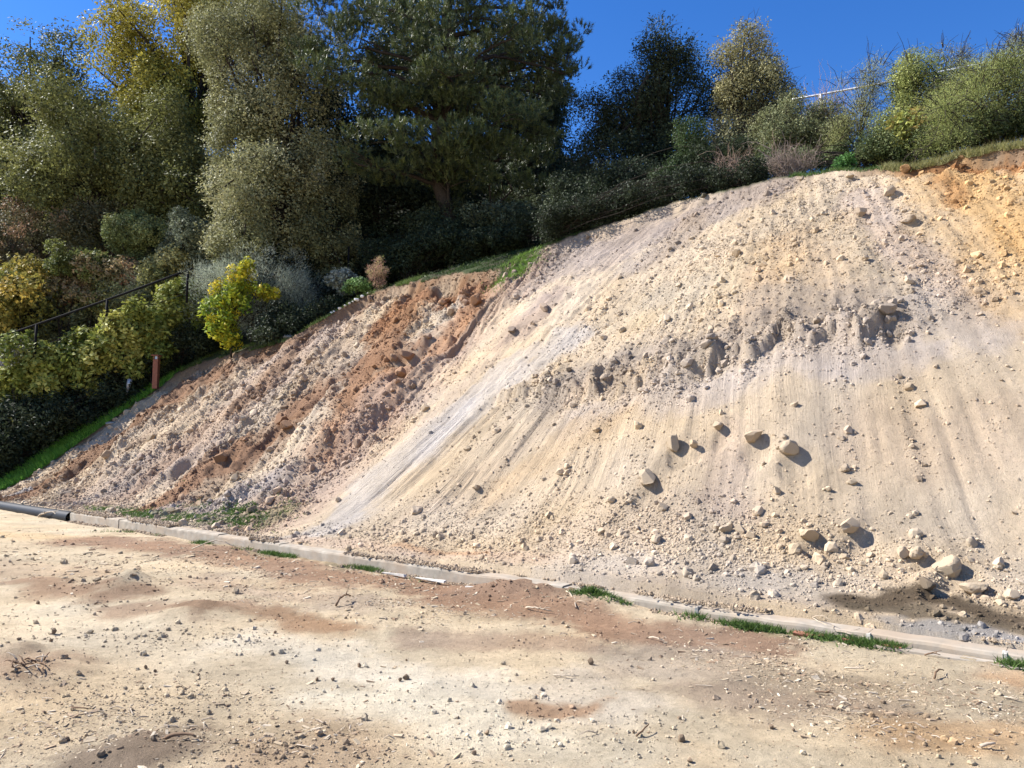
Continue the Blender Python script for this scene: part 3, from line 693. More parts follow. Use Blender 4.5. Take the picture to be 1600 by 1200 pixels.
d *= .4+1.2*sstep(.45, .7, vn(x*1.4, y*1.8, 511))
k = rng.random(len(x)) < d*.75; x = x[k]; y = y[k]; n = len(x)
L = np.clip(.0042*(1-rng.random(n))**(-1/2.5), .0035, .028); L *= np.clip(np.hypot(x, y)/7, .8, 1.6)
yc = yard_rgb(x, y)*rng.uniform(.6, 1.05, (n, 1))
scatter('soil_crumbs', np.stack([x, y, yard_z(x, y)+L*.3], 1), rrot(n), L[:, None]*rng.uniform(.7, 1.2, (n, 3)), yc, 'clod', M['bits'], ground)
for px, py, r, dk in [(84, 990, .05, .45), (80, 1012, .035, .5), (30, 1000, .03, .5), (448, 1034, .03, .5), (495, 1063, .03, .5), (520, 1062, .03, .5), (562, 1040, .035, .5), (636, 1060, .045, .5), (625, 1062, .03, .5), (922, 1037, .05, .42), (635, 1030, .02, .5),
                      (1066, 1160, .045, .45), (1062, 1127, .025, .5), (228, 1046, .03, .5), (242, 1050, .025, .5), (358, 1123, .02, .5), (104, 1158, .03, .5), (310, 1058, .02, .5), (637, 1081, .018, .6), (716, 1126, .018, .6), (1205, 1143, .03, .45), (1240, 1148, .02, .5),
                      (70, 1118, .02, .5), (60, 942, .04, .5), (150, 944, .035, .6), (990, 1145, .02, .5), (1380, 1102, .03, .5), (740, 1180, .03, .6), (760, 1150, .03, .6), (1345, 1072, .03, .6), (430, 990, .03, .5), (365, 1005, .025, .5), (1078, 1195, .03, .6), (1040, 1190, .02, .5)]:
    p = on_yard(px, py); o = add('clod', clod_m[int(px) % 9], ground)
    o.location = (p[0], p[1], float(yard_z(np.array([p[0]]), np.array([p[1]]))[0])+r*.4); o.rotation_euler = rng.uniform(-3, 3, 3); r *= .55; dk = dk*1.25; o.scale = (r*1.1, r, r*.8); o.color = (.4*dk, .29*dk, .19*dk, 1)

# ------------------------------------------------------------------ concrete kerb
def frame(s, t, z): X, Y = to_xy(s, t); return np.array([X, Y, z])
kerb = empty('concrete_kerb', (P0[0], P0[1], 0), 'long pale concrete kerb running along the foot of the bare bank', 'kerb', None, math.atan2(U[1], U[0]))
# local x runs along the kerb, local y is towards the yard (-) / bank (+ is -N side), so work with signs
sgn = 1 if np.cross([*U, 0], [*N, 0])[2] > 0 else -1
cuts = [-6, -3.6, -1.2, .12, 1.05, 2.55, 4.1, 5.9, 7.6, 9.4, 11.2, 13.0, 15.0, 17.45]
for k, (a, b) in enumerate(zip(cuts[:-1], cuts[1:])):
    m = MB(); h = .128+.055*float(sstep(6, 16, a))-.028*float(sstep(5, 1, a))+rng.normal(0, .0015); w = .20
    nseg = 14; xs = np.linspace(a+.002, b-.002, nseg); v = []; y0 = rng.normal(0, .002)
    for xx in xs:
        jz = .006*(vn(xx*5, 0*xx, 601)-.5)*2; jt = .01*(vn(xx*7, 0*xx+3, 602)-.5)
        prof = [(0+y0, -.15), (0+y0+.004, h-.03+jz), (.012+y0+jt, h-.008+jz), (.03+y0, h+jz), (w-.02, h+jz+.004), (w, h-.02), (w, -.15)]
        v += [(xx, sgn*py, pz) for py, pz in prof]
    kk = 7
    f = [(j*kk+i, j*kk+i+1, (j+1)*kk+i+1, (j+1)*kk+i) for j in range(nseg-1) for i in range(kk-1)]
    f += [tuple(range(kk)), tuple(range((nseg-1)*kk, nseg*kk))[::-1]]
    m.put(v, f); m.build('kerb_block', M['concrete'], kerb)
for a in (.12, 1.05, 2.55):
    m = MB(); wd = .022
    m.box((a-wd*.7, sgn*-.003, -.02), (a+wd*.7, sgn*.09, .131-.028*float(sstep(5, 1, a))), .003); m.build('mortar_patch', M['mortar'], kerb)
foot = MB(); foot.box((-1.2, sgn*-.13, -.2), (.98, sgn*-.03, .045), .003); foot.box((-.9, sgn*-.05, .0), (.9, sgn*.0, .02)); 
foot.build('footing', M['concrete'], kerb)
for k, (a, l, lab) in enumerate([(.86, .12, 'red brick piece wedged under the right end of the kerb'), (1.15, .14, 'red brick piece under the kerb beside the grass tuft'), (1.5, .2, 'long thin red brick sliver under the kerb')]):
    m = MB(); l *= .6; m.box((-l, -.035, -.02), (l, .03, .02), .006); o = m.build('brick', M['brick'], None, bevel=.004)
    X, Y = to_xy(a, -.07); o.location = (X, Y, .03); o.rotation_euler = (.1, 0, math.atan2(U[1], U[0])+.05*k); tag(o, lab, 'brick')
for k, (a, l) in enumerate([(9.1, .25), (9.75, .2), (8.2, .3)]):
    m = MB(); m.box((-l, -.02, -.01), (l, .02, .012), .006); o = m.build('concrete_sliver', M['mortar'], None, bevel=.005)
    X, Y = to_xy(a-3.2, -.2); o.location = (X, Y, .02); o.rotation_euler = (0, .02, math.atan2(U[1], U[0])+.04*k)
    tag(o, ['broken pale concrete sliver lying in front of the kerb, middle of the three', 'broken pale concrete sliver in front of the kerb, farthest left of the three', 'long broken concrete sliver in front of the kerb, the nearest one'][[0, 2, 1][k]], 'rubble')
ns = 16000; a_ = rng.uniform(-2, 17.3, ns); b_ = rng.uniform(-.12, .3, ns); k = vn(a_*1.2, b_*2, 611)+.25*vn(a_*5, b_*5, 612) > .55; a_ = a_[k]; b_ = b_[k]; L = np.clip(.005*(1-rng.random(len(a_)))**(-1/2.8), .004, .018)*(1+.05*a_)
zt = np.where(b_ < 0, .02, .137+.055*sstep(6, 16, a_)); X, Y = to_xy(a_, b_); tt_ = np.array([.43, .33, .225])*rng.uniform(.7, 1.1, (len(a_), 1))
scatter('spilled_soil', np.stack([X, Y, np.where(b_ < 0, yard_z(X, Y), zt)+L*.3], 1), rrot(len(a_)), L[:, None]*rng.uniform(.6, 1.3, (len(a_), 3)), tt_, 'clod', M['bits'], ground)
# long black hollow cylinder that goes on where the kerb ends
m = MB(); a = frame(17.5, .06, .06); P = [a+(frame(17.5+d, .06+.012*d*d*.3, .06)-a) for d in np.linspace(0, 7.5, 24)]
o = m
th = np.linspace(0, 2*math.pi, 21)[:-1]; m.tube(P, .135, 20, False); m.tube(P, .12, 20, False)
cylinder = m.build('black_cylinder', M['cylinder'], None, smooth=True); tag(cylinder, 'long black cylinder lying at the bank foot left of the kerb end', 'cylinder')

# ------------------------------------------------------------------ plants
def leaves(P, size, rnd, up=.3, aspect=.5, jit=.35, dirs=None, fold=False):
    n = len(P)
    d = rnd.normal(size=(n, 3)) if dirs is None else dirs+rnd.normal(size=(n, 3))*.45
    d /= np.linalg.norm(d, axis=1)[:, None]
    nr = rnd.normal(size=(n, 3)); nr[:, 2] += up*2
    side = np.cross(d, nr); side /= np.linalg.norm(side, axis=1)[:, None]+1e-9
    L = (size*rnd.uniform(1-jit, 1+jit, n))[:, None]; W = L*aspect*.5
    a = P+side*W*.8; b = P-side*W*.8+d*L*.1; c = P+d*L*1.05
    V = np.stack([a, b, c], 1).reshape(-1, 3); F = np.arange(n*3).reshape(n, 3)
    return V, F
def lobe_points(lobes, n, rnd, shell=.5):
    vol = np.array([l[3]*l[4]+l[4]*l[5]+l[3]*l[5] for l in lobes]); w = vol/vol.sum()
    idx = rnd.choice(len(lobes), n, p=w); L = np.array(lobes)[idx]
    d = rnd.normal(size=(n, 3)); d /= np.linalg.norm(d, axis=1)[:, None]
    r = (shell+(1-shell)*rnd.random(n)**.6)*(1+.22*(rnd.random(n)**3))
    return L[:, :3]+d*L[:, 3:6]*r[:, None], d, idx
def sublobes(mains, per, rnd, k=(.28, .46), reach=.78):
    out = []; per = int(per*1.9); k = (k[0]*.68, k[1]*.9); reach = .95
    for (cx, cy, cz, rx, ry, rz) in mains:
        for _ in range(per):
            d = rnd.normal(size=3); d /= np.linalg.norm(d); q = rnd.uniform(.35, reach)
            r = rnd.uniform(*k)
            out.append((cx+d[0]*rx*q, cy+d[1]*ry*q, cz+d[2]*rz*q, rx*r, ry*r, rz*r*rnd.uniform(.8, 1.1)))
        out.append((cx, cy, cz, rx*.66, ry*.66, rz*.66))
    return out
def curve(a, b, k, rnd, sag=.05):
    a = np.array(a); b = np.array(b); t = np.linspace(0, 1, k)[:, None]; L = np.linalg.norm(b-a)
    mid = np.clip(rnd.normal(size=3), -1.5, 1.5)*L*sag; mid[2] += L*.08
    return a*(1-t)+b*t+mid*(4*t*(1-t))+rnd.normal(size=(k, 3))*L*.012*(t > 0)*(t < 1)
def palette(pal, n, rnd, grp=None, ng=1, var=.22):
    pal = np.array(pal, float)
    g = rnd.random(ng)[grp] if grp is not None else rnd.random(n)
    u = np.clip(g*.6+rnd.random(n)*.4, 0, .999)*(len(pal)-1)
    i = u.astype(int); f = (u-i)[:, None]
    c = pal[i]*(1-f)+pal[i+1]*f if len(pal) > 1 else np.repeat(pal, n, 0)
    return c*np.clip(1+rnd.normal(0, var, (n, 1)), .45, 1.7)
def spray_crown(name, cp, tint, leaf, aspect, spread, up, parent, out, nleaf=14):
    rnd = np.random.default_rng(len(cp)); n = len(cp)
    dd = out*.9+np.array([0, 0, .55])+rnd.normal(0, .3, (n, 3)); dd /= np.linalg.norm(dd, axis=1)[:, None]
    me = bpy.data.meshes.new(name); me.vertices.add(n); me.vertices.foreach_set('co', np.asarray(cp, np.float32).ravel())
    a = me.attributes.new('rot', 'FLOAT_VECTOR', 'POINT'); a.data.foreach_set('vector', np.stack([np.zeros(n), np.arccos(np.clip(dd[:, 2], -1, 1)), np.arctan2(dd[:, 1], dd[:, 0])], 1).astype(np.float32).ravel())
    a = me.attributes.new('tint', 'FLOAT_COLOR', 'POINT'); c = np.ones((n, 4), np.float32); c[:, :3] = tint; a.data.foreach_set('color', c.ravel())
    o = add(name, me, parent)
    g = bpy.data.node_groups.new(name, 'GeometryNodeTree')
    g.interface.new_socket('Geometry', in_out='INPUT', socket_type='NodeSocketGeometry'); g.interface.new_socket('Geometry', in_out='OUTPUT', socket_type='NodeSocketGeometry')
    N_ = g.nodes; L = g.links; gi = N_.new('NodeGroupInput'); go = N_.new('NodeGroupOutput'); ga = N_.new('GeometryNodeGeometryToInstance')
    for k in range(6):
        pt = N_.new('GeometryNodePoints'); pt.inputs['Count'].default_value = nleaf
        def rv(lo, hi, seed):
            r = N_.new('FunctionNodeRandomValue'); r.data_type = 'FLOAT_VECTOR'; r.inputs[0].default_value = lo; r.inputs[1].default_value = hi; r.inputs['Seed'].default_value = seed; return r.outputs[0]
        q = spread*1.7
        L.new(rv((-q, -q, -q*.8), (q, q, q*.8), k*5+1), pt.inputs['Position'])
        sa = N_.new('GeometryNodeStoreNamedAttribute'); sa.data_type = 'FLOAT'; sa.domain = 'POINT'; sa.inputs['Name'].default_value = 'lv'
        r1 = N_.new('FunctionNodeRandomValue'); r1.data_type = 'FLOAT'; r1.inputs[2].default_value = .62; r1.inputs[3].default_value = 1.42; r1.inputs['Seed'].default_value = k*5+2
        L.new(pt.outputs[0], sa.inputs[0]); L.new(r1.outputs[1], sa.inputs['Value'])
        ci = N_.new('GeometryNodeMeshCircle'); ci.fill_type = 'NGON'; ci.inputs['Vertices'].default_value = 4 if leaf > .135 or aspect > .5 else 3; ci.inputs['Radius'].default_value = leaf*(.5 if leaf > .135 or aspect > .5 else .62)
        ip = N_.new('GeometryNodeInstanceOnPoints'); L.new(sa.outputs[0], ip.inputs['Points']); L.new(ci.outputs[0], ip.inputs['Instance'])
        tl = .8 if up < .4 else .6
        er = N_.new('FunctionNodeEulerToRotation'); L.new(rv((-tl, -tl, -3.14), (tl, tl, 3.14), k*5+3), er.inputs[0]); L.new(er.outputs[0], ip.inputs['Rotation'])
        L.new(rv((.8, aspect*.8, 1), (1.3, aspect*1.3, 1), k*5+4), ip.inputs['Scale'])
        rz = N_.new('GeometryNodeRealizeInstances'); L.new(ip.outputs[0], rz.inputs[0]); L.new(rz.outputs[0], ga.inputs[0])
    ip = N_.new('GeometryNodeInstanceOnPoints'); ip.inputs['Pick Instance'].default_value = True
    L.new(gi.outputs[0], ip.inputs['Points']); L.new(ga.outputs[0], ip.inputs['Instance'])
    ri = N_.new('FunctionNodeRandomValue'); ri.data_type = 'INT'; ri.inputs[4].default_value = 0; ri.inputs[5].default_value = 5; L.new(ri.outputs[2], ip.inputs['Instance Index'])
    ar = N_.new('GeometryNodeInputNamedAttribute'); ar.data_type = 'FLOAT_VECTOR'; ar.inputs['Name'].default_value = 'rot'
    er = N_.new('FunctionNodeEulerToRotation'); L.new(ar.outputs[0], er.inputs[0]); L.new(er.outputs[0], ip.inputs['Rotation'])
    sm = N_.new('GeometryNodeSetMaterial'); sm.inputs['Material'].default_value = M['spray']; rz = N_.new('GeometryNodeRealizeInstances'); L.new(ip.outputs[0], rz.inputs[0]); L.new(rz.outputs[0], sm.inputs[0]); L.new(sm.outputs[0], go.inputs[0])
    md = o.modifiers.new('leaves', 'NODES'); md.node_group = g
    return o
def plant(name, label, cat, mains, nclus, per, leaf, pal, seed, base=None, trunk=.12, mat='leaf', spread=.16, up=.3, aspect=.5, sub=7, shell=.5, group=None, limbs=True, twigs=.25, bark='bark', subk=(.28, .46), outward=.0, stems=1, twig_r=.006, dens=1., bright=1.65, grow=1.16, hole=-.1, tip=.12):
    rnd = np.random.default_rng(seed); mains = [(*m[:3], m[3]*grow, m[4]*grow, m[5]*grow) for m in mains]
    X, Y = base if base is not None else (mains[0][0], mains[0][1])
    z0 = float(hz(X, Y))-.1
    root = empty(name, (X, Y, z0), label, cat, group); O = np.array([X, Y, z0])
    lobes = sublobes(mains, sub, rnd, subk) if sub else list(mains)
    cp, cd, ci = lobe_points(lobes, nclus, rnd, shell)
    cp[:, 2] = np.maximum(cp[:, 2], hz(cp[:, 0], cp[:, 1])+.03)
    if not outward:
        ns = int(nclus*per*2.2/14*dens); sp, sd0, si = lobe_points(lobes, ns, rnd, shell)
        sp[:, 2] = np.maximum(sp[:, 2], hz(sp[:, 0], sp[:, 1])+.05)
        fq = 3.4/max(mains[0][3], .25); of = Vector((seed*1.3, seed*.7, 0))
        nv = np.array([mnoise.noise(Vector(p)*fq+of)+.5*mnoise.noise(Vector(p)*fq*2.7+of) for p in sp])
        k_ = nv > hole; sp = sp[k_]; si = si[k_]; sd0 = sd0[k_]; nv = nv[k_]; ns = len(sp)
        gg = rnd.random(len(lobes))[si]*.5+rnd.random(ns)*.5
        pa = np.array(pal, float); u_ = np.clip(gg, 0, .999)*(len(pa)-1); i_ = u_.astype(int); f_ = (u_-i_)[:, None]
        tc_ = (pa[i_]*(1-f_)+pa[np.minimum(i_+1, len(pa)-1)]*f_)*np.clip(1+rnd.normal(0, .15, (ns, 1)), .5, 1.5)*bright
        spray_crown('crown' if cat == 'tree' else 'foliage', sp-O, tc_, leaf*1.22, aspect, spread, up, root, sd0)
    g = np.repeat(np.arange(nclus), per)
    LP = cp[g]+rnd.normal(size=(len(g), 3))*spread
    dirs = None
    if outward: dirs = (cd*outward+np.array([0, 0, outward*.6]))[g]
    V, F = leaves(LP, leaf, rnd, up, aspect, dirs=dirs)
    C = palette(pal, len(g), rnd, g, nclus)
    C = np.repeat(C, 3, 0)
    if outward: add('crown' if cat == 'tree' else 'foliage', make_mesh(name+'_leaves', V-O, F, C*bright, False, [M[mat]]), root)
    if limbs:
        b = MB(); top = np.array([mains[0][0], mains[0][1], mains[0][2]])
        for sidx in range(stems):
            off = rnd.normal(size=3)*[.25, .25, 0]*(stems > 1)
            c = curve(O+off, top+rnd.normal(size=3)*mains[0][3]*.22*(stems > 1), 9, rnd, .05); b.tube(c, np.linspace(trunk, trunk*.35, 9), 8)
        b.v = [v-O for v in b.v]; b.build('trunk' if cat == 'tree' else 'stem', M[bark], root, smooth=True)
        b = MB()
        for L in lobes:
            i = rnd.integers(2, 7); b.tube(curve(c[i], L[:3], 6, rnd), np.linspace(trunk*.4, trunk*.1, 6), 5, False)
        for j in rnd.choice(nclus, int(nclus*twigs*.7), replace=False):
            L = lobes[ci[j]]; b.tube(curve(np.array(L[:3])*.35+cp[j]*.65, cp[j]+cd[j]*(.1+tip*rnd.random()), 3, rnd, .08), np.linspace(twig_r*1.6, twig_r*.5, 3), 3, False)
        b.v = [v-O for v in b.v]; b.build('branches', M[bark], root, smooth=True)
    return root
def E(px, py, rx, ry, Y, depth=1.):       # ellipsoid lobe from its place in the view and its size in pixels
    p = at(px, py, Y); k = Y/FOC
    return (p[0], p[1], p[2], rx*k, max(rx, .6*ry)*k*depth, ry*k)

OAK = [(.035, .04, .014), (.085, .092, .03), (.15, .15, .055)]
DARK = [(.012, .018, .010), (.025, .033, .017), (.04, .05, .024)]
OLIVE = [(.08, .085, .018), (.18, .16, .03), (.27, .23, .045)]
SILVER = [(.06, .065, .028), (.14, .14, .065), (.23, .22, .12)]
plant('oak_tree', 'dark grey green oak at the far left edge against the sky', 'tree', [E(40, 150, 115, 100, 38), E(150, 200, 60, 90, 38), E(-60, 260, 110, 130, 37), E(70, 290, 90, 110, 36), E(120, 170, 45, 80, 38)], 3200, 16, .13, OAK, 11, trunk=.3, base=at(30, 500, 38)[:2], spread=.22, mat='glossy')
plant('oak_tree', 'tall oak with yellow green foliage rising behind the other left trees', 'tree', [E(290, 70, 120, 95, 37), E(215, 110, 62, 80, 36), E(350, 10, 90, 90, 37), E(270, 180, 90, 70, 36)], 3400, 16, .13, OLIVE, 12, trunk=.3, base=at(290, 480, 38)[:2], spread=.22)
plant('oak_tree', 'broad mid green oak left of the large silvery one', 'tree', [E(150, 230, 105, 85, 32), E(250, 260, 90, 110, 31.5), E(120, 310, 80, 70, 31), E(300, 330, 60, 60, 31)], 3600, 17, .11, [(.045, .05, .018), (.10, .105, .034), (.17, .165, .06)], 13, trunk=.25, base=at(200, 480, 32.5)[:2], spread=.2, mat='glossy')
plant('oak_tree', 'large silvery green oak just left of the pine', 'tree', [E(440, 160, 125, 150, 28.5), E(430, 320, 115, 110, 28), E(420, 60, 90, 70, 28.5), E(360, 380, 60, 55, 27.6), E(510, 360, 60, 90, 28.2), E(370, 200, 60, 90, 28)], 6800, 17, .085, SILVER, 14, trunk=.24, base=at(450, 470, 29)[:2], spread=.17, mat='glossy')
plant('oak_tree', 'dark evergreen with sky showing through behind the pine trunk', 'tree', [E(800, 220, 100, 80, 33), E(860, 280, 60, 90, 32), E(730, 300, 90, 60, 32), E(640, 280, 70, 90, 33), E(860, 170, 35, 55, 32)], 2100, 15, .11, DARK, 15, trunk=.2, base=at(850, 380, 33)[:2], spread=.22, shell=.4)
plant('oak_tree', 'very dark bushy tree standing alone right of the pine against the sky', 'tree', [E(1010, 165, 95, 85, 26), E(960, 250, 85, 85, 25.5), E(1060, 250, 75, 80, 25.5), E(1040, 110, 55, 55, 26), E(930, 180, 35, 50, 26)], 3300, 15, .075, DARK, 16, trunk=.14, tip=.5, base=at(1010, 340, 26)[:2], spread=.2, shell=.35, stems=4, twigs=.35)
plant('oak_tree', 'pale olive upright tree lit by the sun right of the dark bushy tree', 'tree', [E(1170, 150, 62, 75, 24), E(1160, 80, 38, 55, 24), E(1210, 160, 42, 70, 24), E(1140, 220, 55, 60, 23.6), E(1225, 210, 35, 50, 24)], 2600, 14, .065, [(.06, .06, .028), (.16, .15, .07), (.27, .24, .12)], 17, trunk=.11, tip=.5, base=at(1170, 320, 24)[:2], spread=.16, shell=.35, stems=3, twigs=.4)
# understory
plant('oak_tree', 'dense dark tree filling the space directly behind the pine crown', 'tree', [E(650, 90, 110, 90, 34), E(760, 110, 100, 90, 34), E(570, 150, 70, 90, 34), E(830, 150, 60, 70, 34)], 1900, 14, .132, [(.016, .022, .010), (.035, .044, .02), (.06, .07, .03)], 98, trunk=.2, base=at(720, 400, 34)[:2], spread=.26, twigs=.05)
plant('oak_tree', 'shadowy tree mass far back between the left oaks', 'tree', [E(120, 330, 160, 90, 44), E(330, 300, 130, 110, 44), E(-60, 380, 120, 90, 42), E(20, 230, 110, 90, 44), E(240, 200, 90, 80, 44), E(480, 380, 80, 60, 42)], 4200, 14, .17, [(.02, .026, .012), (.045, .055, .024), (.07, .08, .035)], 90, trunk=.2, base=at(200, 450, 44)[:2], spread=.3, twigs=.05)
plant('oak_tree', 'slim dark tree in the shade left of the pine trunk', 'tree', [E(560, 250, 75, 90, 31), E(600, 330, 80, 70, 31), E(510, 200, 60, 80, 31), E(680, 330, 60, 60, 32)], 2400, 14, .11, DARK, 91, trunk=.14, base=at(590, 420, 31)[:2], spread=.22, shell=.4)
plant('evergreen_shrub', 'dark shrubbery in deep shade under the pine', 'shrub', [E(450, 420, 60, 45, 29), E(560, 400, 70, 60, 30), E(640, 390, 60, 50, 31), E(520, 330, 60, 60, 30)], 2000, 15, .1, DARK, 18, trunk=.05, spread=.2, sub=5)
plant('evergreen_shrub', 'dark ivy covered shrub behind the shaded grass right of the pine trunk', 'shrub', [E(770, 350, 70, 30, 30), E(850, 340, 60, 40, 29), E(720, 360, 50, 35, 28), E(800, 345, 60, 30, 25.5), E(880, 325, 50, 30, 24)], 1600, 15, .09, [(.02, .03, .014), (.05, .06, .03), (.09, .10, .06)], 19, trunk=.04, spread=.16, sub=5)
plant('evergreen_shrub', 'low black green shrub along the shaded top edge of the bank', 'shrub', [E(920, 310, 60, 40, 23), E(1000, 290, 70, 45, 22.5), E(1090, 275, 70, 40, 21.5), E(1160, 255, 40, 35, 21)], 3000, 15, .06, DARK, 20, trunk=.04, spread=.14, sub=6)
plant('green_shrub', 'small green broom shrub low between the dark tree and dry brush', 'shrub', [E(1080, 215, 35, 42, 21.3), E(1060, 270, 30, 30, 21)], 500, 14, .055, [(.02, .035, .014), (.04, .06, .02)], 21, trunk=.03, spread=.1, sub=5)
FE = [(.10, .11, .04), (.19, .2, .075), (.28, .27, .12)]
plant('feathery_shrub', 'olive green shrub on the crest under the metal rail', 'shrub', [E(1245, 205, 58, 48, 20.5), E(1290, 225, 45, 40, 20), E(1200, 235, 45, 45, 20.5)], 2000, 14, .05, [(.045, .055, .028), (.11, .12, .055), (.18, .175, .09)], 22, trunk=.04, tip=.5, spread=.13, sub=6, shell=.3, twigs=.4)
plant('feathery_shrub', 'wispy yellow green shrub between the rail post and the big bushes', 'shrub', [E(1345, 180, 38, 60, 19), E(1360, 125, 26, 38, 19), E(1375, 225, 50, 38, 18.6), E(1310, 215, 30, 40, 19)], 1600, 13, .05, FE, 23, trunk=.03, tip=.5, spread=.12, sub=6, shell=.2, twigs=.5, outward=.6, aspect=.25)
plant('feathery_shrub', 'tall green bush left of the rail on the right crest', 'shrub', [E(1430, 160, 48, 72, 18.5), E(1420, 115, 26, 42, 18.5), E(1460, 195, 62, 55, 18), E(1400, 210, 40, 45, 18)], 2600, 14, .052, [(.07, .085, .025), (.17, .19, .06), (.27, .27, .10)], 24, trunk=.04, tip=.5, spread=.12, sub=7, shell=.25, twigs=.4, aspect=.35)
plant('feathery_shrub', 'large feathery green bush filling the top right corner', 'shrub', [E(1535, 155, 78, 72, 16.5), E(1490, 190, 62, 52, 16), E(1590, 125, 66, 58, 16.5), E(1620, 170, 60, 60, 16)], 4600, 15, .048, [(.08, .10, .03), (.16, .18, .055), (.25, .25, .09)], 25, trunk=.05, tip=.5, spread=.12, sub=8, shell=.25, twigs=.4, outward=.5, aspect=.28)
plant('feathery_shrub', 'grey green thin bush standing up behind the large feathery bush', 'shrub', [E(1500, 115, 35, 45, 19.5), E(1590, 85, 45, 35, 19.5), E(1480, 150, 30, 45, 19.5)], 800, 12, .045, [(.09, .095, .06), (.15, .15, .10)], 26, trunk=.03, tip=.5, spread=.14, sub=6, shell=.2, twigs=.7, aspect=.3)
plant('vine', 'yellow leaved vine patch in the bushes on the right crest', 'plant', [E(1425, 195, 28, 28, 17.2)], 110, 7, .085, [(.08, .11, .03), (.2, .2, .05), (.2, .12, .05)], 27, trunk=.02, spread=.1, sub=3, aspect=.7, dens=.6)
plant('green_shrub', 'small round bright green shrub on the crest', 'shrub', [E(1318, 256, 20, 12, 16.8)], 160, 14, .04, [(.03, .08, .02), (.06, .13, .03)], 28, trunk=.02, spread=.05, sub=3)
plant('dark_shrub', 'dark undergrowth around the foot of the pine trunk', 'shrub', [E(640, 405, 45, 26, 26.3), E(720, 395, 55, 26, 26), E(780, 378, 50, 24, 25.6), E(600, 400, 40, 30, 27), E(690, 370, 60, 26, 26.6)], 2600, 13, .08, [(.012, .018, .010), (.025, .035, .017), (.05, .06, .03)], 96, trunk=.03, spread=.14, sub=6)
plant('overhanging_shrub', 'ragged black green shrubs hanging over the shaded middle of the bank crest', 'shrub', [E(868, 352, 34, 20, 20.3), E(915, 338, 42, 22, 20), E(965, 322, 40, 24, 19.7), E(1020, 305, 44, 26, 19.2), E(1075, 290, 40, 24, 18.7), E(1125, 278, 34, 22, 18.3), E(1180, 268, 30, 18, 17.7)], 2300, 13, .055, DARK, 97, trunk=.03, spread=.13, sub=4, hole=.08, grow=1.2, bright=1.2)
plant('low_scrub', 'low dark scrub filling the ground under the right bushes', 'shrub', [E(1370, 236, 45, 22, 18.3), E(1440, 228, 50, 24, 17.6), E(1520, 212, 50, 22, 16.6), E(1600, 190, 50, 24, 16), E(1310, 245, 30, 15, 19), E(1200, 258, 30, 18, 18.6), E(1250, 250, 30, 18, 18.6)], 2600, 14, .045, [(.03, .045, .018), (.07, .09, .035), (.11, .12, .05)], 92, trunk=.03, spread=.1, sub=6)
plant('dark_shrub', 'dark shrub at the shaded crest between the pine and the dark tree', 'shrub', [E(860, 345, 50, 24, 23.6), E(920, 325, 40, 22, 22.8), E(800, 372, 30, 15, 24.5)], 1500, 13, .07, DARK, 93, trunk=.03, spread=.12, sub=6)
# dry brush and bare stems: twigs only
def brush(label, px, py, w, h, Y, n, c, seed, cat='shrub', r=.006, name='dry_bush'):
    rnd = np.random.default_rng(seed); b0 = at(px, py, Y); X, Y0 = b0[0], b0[1]; z0 = float(hz(X, Y0)); k = Y/FOC
    root = empty(name, (X, Y0, z0), label, cat); b = MB()
    for i in range(n):
        a = np.array([rnd.normal()*w*k*.2, rnd.normal()*w*k*.15, -.05]); zt = (b0[2]-z0)
        e = np.array([rnd.uniform(-1, 1)*w*k, rnd.uniform(-1, 1)*w*k*.6, max(.1, zt+rnd.uniform(-.3, 1)*h*k)])
        c1 = curve(a, e, 7, rnd, .1); b.tube(c1, np.linspace(r*2, r*.5, 7), 3, False)
        for _ in range(5):
            j = rnd.integers(2, 6); b.tube(curve(c1[j], c1[j]+(rnd.normal(size=3)*.22+(e-a)*.18), 4, rnd, .1), np.linspace(r, r*.35, 4), 3, False)
    b.build('stems', plain(name, c, .9, 0, .2, .25, 12, .1), root, smooth=True); return root
brush('dry brown brush on the crest at the left, under the pale olive tree', 1150, 262, 38, 26, 18.8, 90, (.28, .2, .15), 41)
brush('dry grey brown brush on the crest left of the small green shrub', 1235, 250, 42, 20, 17.6, 90, (.27, .21, .17), 42)
brush('bare pinkish stems reaching up by the metal rail', 1297, 165, 40, 45, 20.5, 30, (.42, .3, .27), 43, 'plant', .007, 'bare_shrub')
brush('bare grey branches leaning at the far right behind the grass', 1575, 195, 40, 25, 16.5, 14, (.4, .38, .35), 44, 'plant', .012, 'bare_shrub')
#brush('thin bare twigs standing out of the dark tree above the crest', 1075, 225, 28, 40, 20.6, 25, (.22, .2, .17), 45, 'plant', .006, 'bare_shrub')

